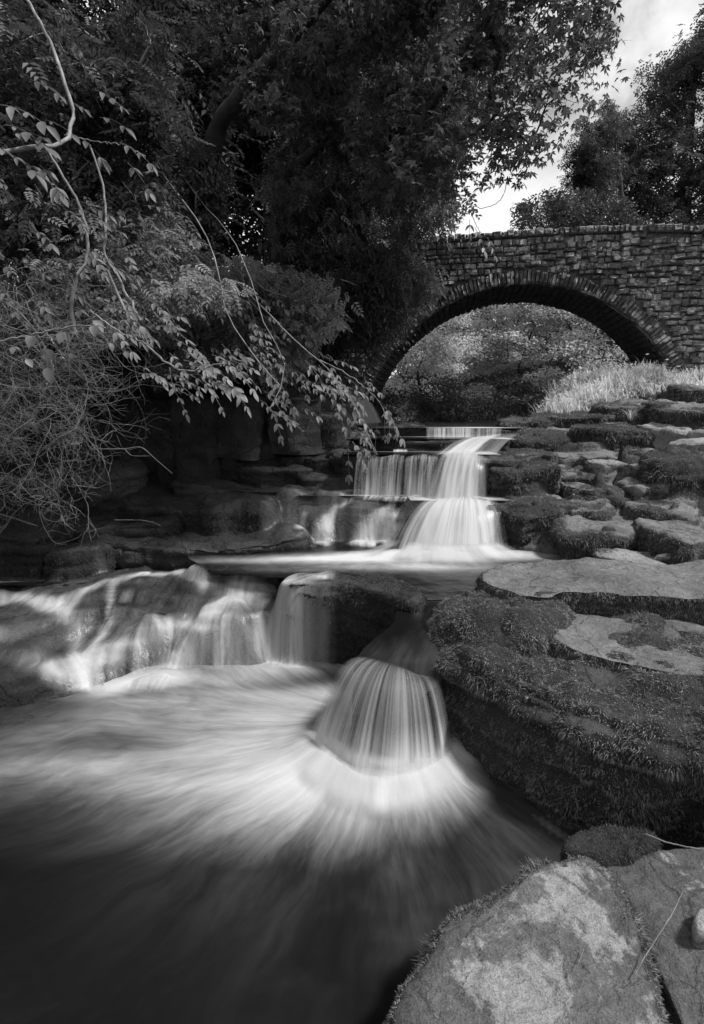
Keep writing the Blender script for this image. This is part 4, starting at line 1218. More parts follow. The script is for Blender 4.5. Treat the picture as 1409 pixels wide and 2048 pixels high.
# ------------------------------------------------------------------ the bridge
ANG = math.radians(10.5)
BO = at(1035, 770, 12.9)                    # middle of the arch opening at the near face
tu = np.array([math.cos(ANG), -math.sin(ANG), 0]); tn = np.array([math.sin(ANG), math.cos(ANG), 0])     # along the face; through the bridge
crown = zat(568, 12.9)
SP = 3.39                                   # half span at the springing height
z_sp = zat(772, 12.9)
RISE = crown - z_sp
RAD = (SP * SP + RISE * RISE) / (2 * RISE)
ZC = crown - RAD
BW = 2.3
def bp(u, v, z):
    u, v, z = np.broadcast_arrays(np.asarray(u, float), np.asarray(v, float), np.asarray(z, float))
    return np.stack([BO[0] + tu[0] * u + tn[0] * v, BO[1] + tu[1] * u + tn[1] * v, z], -1)
def top_z(u):
    zc = zat(466, 12.9)
    return zc - .012 * np.clip(np.abs(u) - .5, 0, 3) ** 2 - .13 * np.clip(np.abs(u) - 3.2, 0, 9) - .02
bridge = empty('stone_bridge', tuple(bp(0, 0, 1.3)), 'old single arch rubble stone bridge with lichen spots and a parapet of upright coping stones', 'bridge')
BL = np.array(bridge.location)

def stone_mat(name, lo, hi, spots):
    m, t, o = newmat(name)
    p = N(t, 'ShaderNodeBsdfPrincipled')
    n1 = noise(t, 1.3, 4, 0.6)
    n2 = noise(t, 14, 6, 0.7)
    n3 = noise(t, 60, 3, 0.6)
    base = mth(t, 'MULTIPLY', rng_(t, n1, 0.3, 0.7, lo, hi), rng_(t, n2, 0.3, 0.7, 0.45, 1.6))
    oi = N(t, 'ShaderNodeObjectInfo')
    base = mth(t, 'MULTIPLY', base, rng_(t, oi.outputs['Random'], 0, 1, .78, 1.25))
    if spots:
        ge = N(t, 'ShaderNodeNewGeometry')
        v = N(t, 'ShaderNodeTexVoronoi'); v.inputs['Scale'].default_value = 6.5
        t.links.new(ge.outputs['Position'], v.inputs['Vector'])
        sc_ = N(t, 'ShaderNodeSeparateColor'); t.links.new(v.outputs['Color'], sc_.inputs[0])
        thr = rng_(t, sc_.outputs[0], 0.36, 1.0, 0.1, 0.75)
        dd = mth(t, 'ADD', v.outputs['Distance'], rng_(t, n3, .3, .7, -.06, .06))
        msk = mth(t, 'LESS_THAN', dd, thr)
        base = mixf(t, msk, base, rng_(t, n3, .3, .7, .32, .55))
    t.links.new(base, p.inputs['Base Color'])
    p.inputs['Roughness'].default_value = .92
    t.links.new(bump(t, n3, .8, .01, bump(t, n2, .8, .03)), p.inputs['Normal'])
    t.links.new(p.outputs[0], o.inputs['Surface'])
    return m
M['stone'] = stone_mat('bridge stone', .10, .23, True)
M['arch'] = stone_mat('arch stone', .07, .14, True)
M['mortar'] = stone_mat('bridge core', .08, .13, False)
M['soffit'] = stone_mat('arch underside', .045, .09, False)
M['coping'] = stone_mat('coping stone', .11, .25, False)

# core wall with the arch cut out (faces set back 4 cm from the stones)
def arch_pt(a, rad): return rad * np.sin(a), ZC + rad * np.cos(a)
A1 = math.acos((z_sp - 1.2 - ZC) / RAD) if (z_sp - 1.2 - ZC) > -RAD else 2.2
na_ = 90
aa = np.linspace(-A1, A1, na_)
us, zs = arch_pt(aa, RAD + .03)
UL, UR = -9.5, 9.0
cols = np.concatenate([np.linspace(UL, us[0] - .01, 14), us, np.linspace(us[-1] + .01, UR, 14)])
low = np.concatenate([np.full(14, 0.6), zs, np.full(14, 0.6)])
order = np.argsort(cols, kind='stable'); 
nc = len(cols)
V = np.concatenate([bp(cols, .05, low), bp(cols, .05, top_z(cols) - .06), bp(cols, BW - .05, top_z(cols) - .06), bp(cols, BW - .05, low)])
i = np.arange(nc - 1)
F = np.concatenate([np.stack([i, i + 1, i + 1 + nc, i + nc], -1), np.stack([i + nc, i + 1 + nc, i + 1 + 2 * nc, i + 2 * nc], -1),
                    np.stack([i + 2 * nc, i + 1 + 2 * nc, i + 1 + 3 * nc, i + 3 * nc], -1), np.stack([i + 3 * nc, i + 1 + 3 * nc, i + 1, i], -1)])
link('core', make_mesh('core', V - BL, F, M['mortar'], smooth=False), bridge)

# unit stones, shared
def unit_stone(seed, k=3, bev=.16, amp=.10):
    r_ = random.Random(seed)
    fr = []
    for (x, z) in ((-1, -1), (0, -1), (1, -1), (1, 0), (1, 1), (0, 1), (-1, 1), (-1, 0)):
        fr.append((x * .5 * (1 - r_.uniform(0, .09)), z * .5 * (1 - r_.uniform(0, .12))))
    back = [(x, .5, z) for x, z in fr]
    mid = [(x, -.36 + r_.uniform(-.05, .05), z) for x, z in fr]
    inn = [(x * .72 + r_.uniform(-.04, .04), -.5 + r_.uniform(-amp, amp), z * .66 + r_.uniform(-.04, .04)) for x, z in fr]
    V = back + mid + inn + [(r_.uniform(-.1, .1), -.52 + r_.uniform(-amp, amp), r_.uniform(-.1, .1))]
    F = []
    for b in (0, 8):
        for q in range(8):
            F.append((b + q, b + (q + 1) % 8, b + 8 + (q + 1) % 8, b + 8 + q))
    for q in range(0, 8, 2):
        F.append((16 + q, 16 + q + 1, 16 + (q + 2) % 8, 24))
    return np.array(V), np.array(F)
US = [unit_stone(s) for s in range(9)]
def shared(name, mat):
    return [make_mesh(name, V, F, mat, smooth=False) for V, F in US]
me_wall, me_arch, me_cop = shared('stone', M['stone']), shared('arch_stone', M['arch']), shared('coping_stone', M['coping'])
def put(me, name, u, v, z, su, sv, sz, rot=0.0, yaw=0.0):
    o = bpy.data.objects.new(name, me)
    C.objects.link(o)
    o.parent = bridge
    o.location = Vector(bp(u, v, z) - BL)
    o.rotation_euler = (0, rot, -ANG + yaw)
    o.scale = (su, sv, sz)
    return o
RING = .31
sr_ = random.Random(3)
# coursed rubble of the near face
stones = []
z = .9
while z < 5.9:
    h = sr_.uniform(.075, .145)
    u = UL + sr_.uniform(0, .3)
    while u < UR:
        wd_ = sr_.uniform(.10, .30)
        uc, zc_ = u + wd_ / 2, z + h / 2
        rr_ = math.hypot(uc, zc_ - ZC)
        if rr_ > RAD + RING + .02 or (abs(uc) > SP + RING and zc_ < z_sp):
            if zc_ + h / 2 < float(top_z(uc)) - .045:
                stones.append((uc, zc_, wd_, h))
        u += wd_
    z += h
def vis(s):
    u, z_ = s[0], s[1]
    return (0 if u > -1.5 else 3) + (0 if u < 4.6 else 2) + (1 if z_ < 2.3 else 0) + abs(u - 2) * .05
stones.sort(key=vis)
rest = []
for k, (uc, zc_, wd_, h) in enumerate(stones):
    jz, jd = sr_.uniform(-.03, .03), sr_.uniform(-.01, .03)
    if k < 300:
        put(me_wall[sr_.randrange(9)], 'stone', uc, .06 + jd, zc_ + jz, wd_ * .98, .2, h * sr_.uniform(.8, 1.15), sr_.uniform(-.09, .09), sr_.uniform(-.08, .08))
    else:
        V, F = US[sr_.randrange(9)]
        rest.append((bp(uc + V[:, 0] * wd_ * .95, .06 + jd + V[:, 1] * .2, zc_ + V[:, 2] * h * .93), F))
# far face, both ends beyond the counted stones: joined
for (uc, zc_, wd_, h) in stones[::1]:
    V, F = US[sr_.randrange(9)]
    rest.append((bp(uc - V[:, 0] * wd_ * .95, BW - .06 - V[:, 1] * .2, zc_ + V[:, 2] * h * .93), F))
V, F = join(rest)
link('wall_stones', make_mesh('wall_stones', V - BL, F, M['stone'], smooth=False), bridge, kind='stuff')
# ring of thin arch stones
nring = 128
for k in range(nring):
    a = -A1 + (k + .5) * 2 * A1 / nring
    da = 2 * A1 / nring
    ln = RING * sr_.uniform(.8, 1.05)
    rc = RAD + ln / 2
    put(me_arch[sr_.randrange(9)], 'arch_stone', rc * math.sin(a), .075 + sr_.uniform(-.015, .015), ZC + rc * math.cos(a), rc * da * .93, .22, ln, a)
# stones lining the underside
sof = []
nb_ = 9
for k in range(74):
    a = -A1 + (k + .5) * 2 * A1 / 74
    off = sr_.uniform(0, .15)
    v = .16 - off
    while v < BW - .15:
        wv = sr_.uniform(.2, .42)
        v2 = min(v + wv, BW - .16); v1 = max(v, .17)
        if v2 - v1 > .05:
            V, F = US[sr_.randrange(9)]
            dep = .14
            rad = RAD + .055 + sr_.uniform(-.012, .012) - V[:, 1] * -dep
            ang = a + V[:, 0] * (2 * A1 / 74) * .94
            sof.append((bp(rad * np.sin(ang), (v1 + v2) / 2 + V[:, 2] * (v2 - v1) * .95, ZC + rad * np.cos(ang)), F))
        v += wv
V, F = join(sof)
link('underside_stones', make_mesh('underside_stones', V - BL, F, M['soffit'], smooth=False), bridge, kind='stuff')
# abutment stones inside the opening below the springing come with the core; coping on top
u = -7.2
k = 0
while u < 7.6 and k < 120:
    wd_ = sr_.uniform(.09, .2)
    hh = sr_.uniform(.13, .165)
    put(me_cop[sr_.randrange(9)], 'coping_stone', u + wd_ / 2, .12 + sr_.uniform(-.015, .015), float(top_z(u)) - .06 + hh / 2 + .0, wd_ * 1.0, .34, hh, sr_.uniform(-.03, .03), sr_.uniform(-.03, .03))
    u += wd_; k += 1

# ------------------------------------------------------------------ trees and shrubs
# far wood seen through and over the bridge, and closing the valley
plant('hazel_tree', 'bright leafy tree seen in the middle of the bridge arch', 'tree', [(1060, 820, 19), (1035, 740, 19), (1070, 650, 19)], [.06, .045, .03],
      [(900, 560), (1250, 560), (1260, 720), (1130, 830), (1010, 836), (930, 780), (890, 700)], 130, (17.5, 20), .75, 240, 'kite', .11, 'leaf_lit', 201, flat=.35, droop=(-.7, .1))
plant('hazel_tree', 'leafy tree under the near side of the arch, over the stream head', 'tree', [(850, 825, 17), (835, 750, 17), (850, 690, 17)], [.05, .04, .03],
      [(740, 600), (930, 560), (930, 700), (880, 790), (860, 832), (740, 832)], 80, (15.8, 18), .6, 280, 'kite', .09, 'leaf_lit', 202, flat=.4, droop=(-.9, .1))
plant('hazel_tree', 'dim tree low in the arch behind the bank flowers', 'tree', [(1180, 800, 22), (1180, 700, 22), (1190, 640, 22)], [.14, .1, .05],
      [(1060, 620), (1330, 590), (1320, 790), (1130, 800)], 70, (21, 25), .9, 120, 'kite', .2, 'leaf', 203, flat=.4)
plant('hazel_tree', 'shaded tree far up the stream at the centre of the arch', 'tree', [(930, 820, 27), (935, 700, 27), (950, 600, 27)], [.2, .15, .06],
      [(800, 540), (1150, 540), (1150, 835), (820, 835)], 90, (26, 31), 1.5, 90, 'kite', .36, 'leaf', 204, flat=.5)
plant('fern_bank', 'low leafy cover on the bank where the stream comes out from the trees', 'bush', [(960, 835, 15.5), (955, 820, 15.5), (950, 800, 15.5)], [.02, .015, .01],
      [(760, 770), (1100, 760), (1110, 838), (760, 846)], 60, (13.5, 16.5), .45, 150, 'kite', .1, 'leaf', 213, flat=.6, r0=.01, tip=.004)
plant('tree', 'tall broad crowned tree behind the parapet at the picture edge', 'tree', [(1370, 470, 25), (1375, 300, 25), (1390, 160, 25)], [.3, .22, .1],
      [(1420, 60), (1375, 105), (1350, 145), (1300, 150), (1285, 195), (1262, 215), (1250, 270), (1240, 330), (1255, 400), (1200, 480), (1200, 560), (1700, 560), (1700, -100), (1480, -60)], 230, (22, 27), .95, 70, 'spray', .52, 'leaf_canopy', 205, flat=.6, r0=.14, tip=.012)
plant('tree', 'slimmer see-through tree behind the parapet beside the broad crowned one', 'tree', [(1340, 560, 21), (1250, 450, 21), (1235, 310, 21), (1225, 240, 21)], [.16, .12, .08, .03],
      [(1215, 205), (1245, 215), (1232, 300), (1215, 380), (1230, 470), (1070, 500), (1060, 430), (1120, 400), (1150, 330), (1160, 260), (1185, 225)], 75, (19.5, 23), .55, 70, 'spray', .3, 'leaf_canopy', 206, flat=.6, r0=.08, tip=.008)
plant('tree', 'low tree peering over the parapet near the bright gap', 'tree', [(1330, 560, 18), (1250, 470, 18), (1130, 430, 18)], [.12, .08, .05],
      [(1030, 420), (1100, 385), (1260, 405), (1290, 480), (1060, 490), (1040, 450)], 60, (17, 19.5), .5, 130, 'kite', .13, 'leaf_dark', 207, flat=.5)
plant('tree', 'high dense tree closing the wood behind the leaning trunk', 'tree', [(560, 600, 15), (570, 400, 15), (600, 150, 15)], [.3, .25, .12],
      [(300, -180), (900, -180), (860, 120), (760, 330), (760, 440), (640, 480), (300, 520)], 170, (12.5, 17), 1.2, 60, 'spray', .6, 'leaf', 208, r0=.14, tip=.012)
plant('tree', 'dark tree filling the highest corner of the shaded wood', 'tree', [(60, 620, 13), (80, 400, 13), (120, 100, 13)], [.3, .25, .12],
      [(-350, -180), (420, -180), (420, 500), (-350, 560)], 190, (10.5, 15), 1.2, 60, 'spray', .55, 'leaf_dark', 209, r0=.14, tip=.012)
plant('tree', 'dark trunked tree standing at the bridge end', 'tree', [(640, 720, 11.0), (690, 580, 11.2), (716, 460, 11.3), (728, 380, 11.4), (740, 250, 11.5)], [.2, .2, .19, .17, .1],
      [(560, 180), (900, 200), (900, 400), (800, 430), (700, 400), (570, 420)], 70, (10.5, 13), .6, 50, 'spray', .4, 'leaf', 210, r0=.09, tip=.007)
plant('tree', 'pale slim trunk deep in the wood behind the ivy', 'tree', [(355, 520, 11), (348, 380, 11), (335, 260, 11), (320, 120, 11)], [.11, .1, .09, .07],
      [(200, 60), (480, 60), (480, 220), (230, 240)], 40, (10, 12.5), .7, 60, 'spray', .4, 'leaf_dark', 211, bark='bark_pale')
plant('tree', 'bright leaved tree glimpsed far behind the dark trunk', 'tree', [(690, 560, 26), (690, 480, 26), (695, 430, 26)], [.2, .15, .1],
      [(560, 330), (860, 330), (900, 500), (560, 560)], 60, (25, 29), 1.1, 110, 'kite', .3, 'leaf_lit', 212, flat=.6)

# the leaning sycamore that roofs the stream
plant('sycamore_tree', 'leaning dark sycamore whose canopy roofs the stream and frames the sky', 'tree',
      [(385, 560, 7.4), (395, 450, 7.3), (415, 320, 7.0), (445, 235, 6.7), (510, 150, 6.3), (570, 90, 5.9), (650, -10, 5.5), (760, -160, 5.2)], [.15, .13, .11, .09, .075, .065, .05],
      [(560, -260), (1205, -260), (1212, -60), (1205, 60), (1182, 170), (1120, 300), (1000, 360), (900, 375), (800, 400), (700, 330), (600, 300), (480, 230), (440, 60)], 300, (4.8, 7.6), .36, 120, 'palm', .1, 'leaf_canopy', 220, back=(740, 7.3, 8.8), thin=([600, 850, 960, 1120, 1200], [1, .5, .24, .32, .6]), r0=.045, tip=.0035, flat=.7, droop=(-1.2, .2))
plant('ash_tree', 'ash with drooping sprays hanging before the bridge end', 'tree',
      [(560, 620, 8.2), (562, 450, 8.2), (600, 330, 8.0), (680, 250, 7.6)], [.14, .12, .09, .05],
      [(560, 330), (800, 350), (860, 420), (845, 470), (870, 520), (840, 590), (770, 640), (690, 680), (620, 660), (560, 560)], 170, (7.2, 9.8), .38, 44, 'frond', .21, 'leaf', 221, r0=.04, tip=.004, flat=.7, droop=(-1.4, -.3))
plant('elder_bush', 'dense fine leaved bush spilling over the rock wall beside the bridge', 'bush',
      [(640, 800, 7.6), (650, 720, 7.6), (660, 650, 7.6)], [.05, .04, .02],
      [(480, 520), (700, 480), (840, 570), (850, 615), (780, 660), (715, 690), (690, 750), (620, 760), (540, 700)], 180, (7.0, 9.3), .3, 130, 'kite', .06, 'leaf_dark', 222, r0=.02, tip=.003, flat=.7, droop=(-1.3, -.2))
plant('ivy', 'pale ivy clothing the foot of the leaning sycamore', 'ivy',
      [(360, 600, 7.2), (390, 430, 7.2), (425, 300, 6.9)], [.02, .02, .01],
      [(300, 480), (330, 420), (360, 350), (400, 290), (440, 290), (440, 380), (440, 470), (360, 500)], 60, (6.75, 7.3), .16, 130, 'kite', .07, 'leaf_near', 223, r0=.008, tip=.002, droop=(-1.5, -.2))
plant('ivy', 'dark ivy and small leaves hanging over the bridge end beside the arch', 'ivy', [(640, 760, 10.4), (660, 700, 10.4), (700, 640, 10.5)], [.02, .015, .01],
      [(600, 560), (840, 560), (850, 620), (790, 665), (750, 700), (722, 745), (700, 800), (600, 800)], 110, (9.6, 11.3), .3, 130, 'kite', .085, 'leaf', 228, r0=.012, tip=.003, flat=.8, droop=(-1.4, -.3))
plant('elder_bush', 'shaded bush at mid height below the ivy', 'bush', [(480, 720, 7.4), (490, 620, 7.0), (500, 560, 6.7)], [.03, .02, .015],
      [(230, 520), (620, 540), (680, 640), (600, 740), (400, 740), (260, 700)], 150, (5.7, 7.4), .3, 48, 'frond', .15, 'leaf_raised', 224, r0=.015, tip=.003, droop=(-1.2, -.1))
plant('ash_sapling', 'ash sapling with drooping leaves against the dark wood, upper part', 'tree', [(235, 700, 7.3), (222, 560, 6.3), (210, 430, 5.7), (195, 330, 5.4), (230, 220, 5.3), (300, 90, 5.2)], [.028, .026, .022, .018, .012],
      [(-120, 60), (300, 40), (340, 200), (330, 420), (240, 470), (-100, 470)], 150, (4.4, 6.6), .34, 36, 'frond', .2, 'leaf_dark', 225, r0=.014, tip=.0025, droop=(-.9, 0), bark='bark_pale')
plant('ash_sapling', 'low drooping ash growth above the dead twigs', 'bush', [(-60, 760, 7.2), (20, 620, 5.6), (60, 500, 5.0)], [.025, .02, .012],
      [(-150, 380), (330, 440), (420, 560), (330, 660), (150, 640), (-150, 620)], 140, (4.2, 5.8), .3, 38, 'frond', .16, 'leaf_raised', 226, r0=.012, tip=.0025, droop=(-1.0, 0))
plant('hazel_bush', 'dim bush behind the dead twig tangle', 'bush', [(20, 800, 7.2), (40, 740, 6.6), (70, 700, 6.3)], [.03, .02, .015],
      [(-150, 600), (300, 600), (260, 800), (-150, 920)], 80, (5.7, 6.8), .32, 110, 'kite', .09, 'leaf_dark', 227, r0=.012, tip=.003)
# wood on the slopes outside, closing the sides and the valley head
for k, (px, py, d, lab) in enumerate([(1500, 500, 40, 'far tree on the slope beyond the bridge, outer one'), (1300, 560, 38, 'far tree on the slope behind the slim tree'), (1000, 640, 44, 'far tree at the head of the valley above the stream'), (760, 560, 40, 'far tree up the valley on the shaded side')]):
    plant('tree', lab, 'tree', [(px, py + 150, d), (px, py, d), (px, py - 60, d)], [.35, .3, .15],
          [(px - 190, py + 170), (px - 170, py - 10), (px, py - 110), (px + 170, py - 10), (px + 190, py + 170)] if k else [(px - 120, py + 170), (px - 90, py - 60), (px, py - 200), (px + 200, py - 60), (px + 200, py + 170)],
          50, (d - 3, d + 3), 2.4, 26, 'spray', 1.6, 'leaf', 240 + k, r0=.2, tip=.02)

# ------------------------------------------------------------------ near boughs with single leaves
def one_leaf(seed, wide=.2):
    r_ = random.Random(seed)
    w_ = wide * r_.uniform(.85, 1.15); b = r_.uniform(-.55, .05); f = r_.uniform(.02, .16)
    V, F = [], []
    prof = [(0, 0.02), (.15, .6), (.35, 1.0), (.58, .9), (.8, .5), (1, .0)]
    for y, s in prof:
        z = b * y * y
        V += [(-w_ * s, y, z + f * s), (0, y, z), (w_ * s, y, z + f * s)]
    for k in range(5):
        a = 3 * k
        F += [(a, a + 1, a + 4, a + 3), (a + 1, a + 2, a + 5, a + 4)]
    return np.array(V), np.array(F)
LM = [make_mesh('leaf', *one_leaf(s), M['leaf_near'], smooth=True) for s in range(5)]
LW = [make_mesh('leaf', *one_leaf(s + 9, .36), M['leaf_near'], smooth=True) for s in range(4)]
def bough(label, stems, leafers, seed, cat='branch', bark='bark_pale', name='tree_branch', wide=False, size=.085):
    """stems: [(points px py d), r0, r1]; leafers: [(px, py, d, heading degrees in the picture, leaflets, length)] compound leaves"""
    r_ = random.Random(seed); rn = np.random.default_rng(seed)
    first = at(*stems[0][0][0])
    root = empty(name, tuple(first), label, cat)
    for pts, r0, r1 in stems:
        P = curve([at(*p) for p in pts], 30)
        P = P + .006 * rn.normal(0, 1, P.shape) * np.linspace(.2, 1, 30)[:, None]
        V, F = tube(P, np.linspace(r0, r1, 30), 7)
        under(root, 'stem', V, F, M[bark])
    base = np.array(root.location)
    cnt = 0
    rach = []
    for (px, py, d, head, nl, ln) in leafers:
        o = at(px, py, d)
        a = math.radians(head)
        dirv = np.array([math.cos(a), -.25 + .3 * (r_.random() - .5), math.sin(a)]); dirv /= np.linalg.norm(dirv)
        # rachis curving downwards
        pts = [o + dirv * ln * t + np.array([0, 0, -.35 * ln * t * t]) for t in np.linspace(0, 1, 7)]
        rach.append(tube(np.array(pts), np.linspace(.0022, .001, 7), 4))
        side = np.cross(dirv, [0, -.35, 1]); side /= np.linalg.norm(side)
        up = np.cross(side, dirv)
        npair = (nl - 1) // 2
        for k in range(nl):
            if cnt >= 295: break
            if k == nl - 1: t, s = 1.0, 0
            else: t, s = .25 + .65 * (k // 2) / max(npair - 1, 1), (1 if k % 2 else -1)
            p = o + dirv * ln * t + np.array([0, 0, -.35 * ln * t * t])
            fw = dirv * (.55 if s else 1) + side * s * .8 + np.array([r_.uniform(-.12, .12), r_.uniform(-.12, .12), -.35 - .5 * t + r_.uniform(-.15, .15)])
            fw /= np.linalg.norm(fw)
            nrm = up + np.array([r_.uniform(-.35, .35), -.35 + r_.uniform(-.3, .3), .4]); xx = np.cross(fw, nrm); xx /= np.linalg.norm(xx); zz = np.cross(xx, fw)
            from mathutils import Matrix
            R = Matrix(((xx[0], fw[0], zz[0]), (xx[1], fw[1], zz[1]), (xx[2], fw[2], zz[2])))
            me = (LW if wide else LM)[r_.randrange(4)]
            lf = bpy.data.objects.new('leaf', me)
            C.objects.link(lf); lf.parent = root
            lf.location = Vector(p - base)
            lf.rotation_mode = 'QUATERNION'; lf.rotation_quaternion = R.to_quaternion()
            sz = size * r_.uniform(.5, 1.25) * (1.1 if not s else 1)
            lf.scale = (sz, sz, sz)
            cnt += 1
    if rach:
        V, F = join(rach)
        under(root, 'leaf_stalks', V, F, M['leaf_near'], kind='stuff')
    return root
def scatterleaf(cx, cy, w_, h_, n, d, head, nl, ln, seed):
    r_ = random.Random(seed)
    return [(cx + r_.uniform(-w_, w_), cy + r_.uniform(-h_, h_), d + r_.uniform(-.25, .25), head + r_.uniform(-35, 35), nl, ln * r_.uniform(.7, 1.2)) for _ in range(n)]
bough('smooth pale branch bending back on itself with long drooping leaves, highest of the near ones',
      [([(-40, -120, 3.2), (70, 20, 3.0), (105, 90, 2.95), (125, 150, 2.9), (150, 235, 2.85), (142, 262, 2.8), (115, 292, 2.7), (60, 298, 2.6), (-30, 300, 2.5)], .006, .0095)],
      [(10, 250, 2.6, -10, 7, .2), (40, 320, 2.6, -25, 7, .2), (80, 330, 2.55, -40, 5, .12), (0, 210, 2.6, -5, 7, .2), (-20, 290, 2.5, -15, 7, .2), (30, 270, 2.6, 10, 5, .14)], 301, size=.075)
bough('thin twig with narrow leaves pointing at the dark wood above the ivy',
      [([(130, 270, 3.3), (190, 282, 3.3), (250, 290, 3.2), (290, 312, 3.2)], .004, .002)],
      [(160, 275, 3.3, -30, 5, .14), (240, 285, 3.2, -20, 7, .2), (255, 325, 3.2, -40, 5, .16), (200, 235, 3.3, -5, 5, .15), (90, 240, 3.2, -10, 5, .15), (110, 200, 3.4, 0, 7, .18), (60, 160, 3.4, -10, 7, .18), (190, 180, 3.6, -15, 7, .18)], 302, size=.07)
bough('long grey stem curving down through the low ash growth, almost bare',
      [([(90, 290, 3.7), (125, 350, 3.7), (160, 410, 3.7), (178, 470, 3.7), (174, 520, 3.65), (150, 560, 3.6), (145, 610, 3.6), (150, 670, 3.6)], .006, .013),
       ([(180, 290, 4.0), (205, 360, 4.0), (213, 430, 4.0), (208, 510, 3.95), (240, 560, 3.9), (280, 640, 3.9)], .006, .01)],
      scatterleaf(150, 520, 150, 110, 26, 3.8, -20, 7, .16, 1), 303, size=.06)
bough('near bough with light leaves reaching over the dark rock wall, brightest of all',
      [([(215, 540, 3.4), (240, 600, 3.4), (300, 700, 3.3), (345, 735, 3.2), (390, 745, 3.15), (440, 725, 3.1), (500, 718, 3.1)], .009, .003),
       ([(180, 620, 3.3), (230, 660, 3.3), (300, 690, 3.25)], .006, .004), ([(340, 735, 3.2), (345, 770, 3.2), (380, 795, 3.2)], .003, .002)],
      scatterleaf(330, 700, 80, 60, 16, 3.2, -15, 7, .16, 2) + scatterleaf(400, 740, 70, 35, 14, 3.15, -20, 7, .16, 3) + scatterleaf(260, 640, 60, 40, 9, 3.3, -10, 7, .15, 12) + [(440, 722, 3.1, 5, 7, .2), (450, 715, 3.1, 20, 5, .14)], 304, size=.052)
bough('spray of large round leaves near the twig tangle',
      [([(-30, 690, 2.8), (60, 670, 2.8), (150, 650, 2.8), (210, 655, 2.8)], .005, .003), ([(90, 660, 2.8), (130, 720, 2.8)], .003, .002)],
      [(60, 665, 2.8, -40, 3, .10), (120, 655, 2.8, -60, 3, .10), (90, 690, 2.75, -80, 3, .08), (20, 690, 2.75, -20, 3, .10), (180, 645, 2.8, -30, 3, .12), (150, 620, 2.85, -10, 3, .1), (250, 620, 3.0, -30, 3, .1), (230, 660, 2.9, -50, 3, .1)], 305, wide=True, size=.058)
bough('leafy bough with tangled grey stems over the squarish cliff blocks',
      [([(120, 60, 7.5), (250, 250, 6.0), (350, 380, 5.0), (415, 470, 4.7), (446, 540, 4.55), (440, 600, 4.5), (455, 650, 4.4), (500, 690, 4.3), (520, 740, 4.2), (560, 770, 4.1)], .010, .004),
       ([(240, 150, 7.5), (330, 300, 6.2), (400, 400, 5.2), (470, 480, 4.8), (510, 570, 4.5), (520, 640, 4.4), (560, 690, 4.3), (580, 740, 4.2), (560, 800, 4.1), (540, 820, 4.1)], .006, .003),
       ([(540, 820, 4.1), (575, 838, 4.1), (608, 862, 4.1)], .003, .002)],
      scatterleaf(560, 790, 50, 40, 12, 4.1, -30, 7, .18, 4) + scatterleaf(600, 750, 70, 30, 12, 4.15, -25, 7, .18, 5) + scatterleaf(480, 690, 60, 50, 14, 4.3, -20, 7, .16, 6), 306, size=.055)
bough('drooping ash bough whose leaf tips hang before the streaked curtain',
      [([(470, 560, 5.4), (540, 630, 4.9), (600, 690, 4.6), (650, 730, 4.5), (700, 790, 4.4), (730, 850, 4.3), (750, 900, 4.25)], .007, .002), ([(640, 720, 4.5), (700, 750, 4.4), (760, 800, 4.3), (785, 860, 4.3)], .005, .002)],
      scatterleaf(690, 790, 40, 40, 12, 4.4, -45, 7, .19, 7) + scatterleaf(720, 855, 28, 30, 9, 4.3, -65, 7, .19, 8) + scatterleaf(640, 750, 50, 35, 9, 4.5, -30, 7, .18, 9) + scatterleaf(765, 820, 20, 30, 6, 4.3, -65, 5, .16, 10), 307, size=.058)
bough('looping twig with dark leaves silhouetted on the bright sky above the parapet',
      [([(1015, 360, 4.8), (1008, 392, 4.8), (990, 410, 4.8), (965, 417, 4.8), (945, 410, 4.8), (900, 380, 4.9)], .003, .002), ([(940, 420, 4.8), (955, 455, 4.8), (975, 480, 4.8)], .003, .0015)],
      [(965, 372, 4.8, -150, 5, .10), (1000, 368, 4.8, 180, 5, .10), (945, 395, 4.8, -140, 5, .12), (950, 455, 4.8, -60, 7, .16), (975, 475, 4.8, -60, 7, .14), (940, 440, 4.8, -90, 5, .14), (925, 400, 4.8, 200, 7, .14), (905, 445, 4.9, -100, 7, .15)], 308, bark='bark', size=.06)
bough('pale forked twigs arching over the fine leaved bush',
      [([(180, 260, 7.4), (300, 420, 6.3), (370, 480, 5.6), (430, 505, 5.4), (470, 520, 5.4), (488, 560, 5.4), (500, 600, 5.4), (520, 680, 5.4)], .007, .004), ([(490, 540, 5.4), (530, 580, 5.4), (580, 595, 5.4), (630, 560, 5.5)], .004, .002), ([(500, 600, 5.4), (545, 650, 5.4), (560, 700, 5.3), (590, 760, 5.2)], .004, .002), ([(360, 520, 5.3), (420, 505, 5.3), (440, 508, 5.3)], .008, .006)],
      scatterleaf(520, 640, 110, 60, 34, 5.3, -20, 7, .16, 11), 309, size=.06)

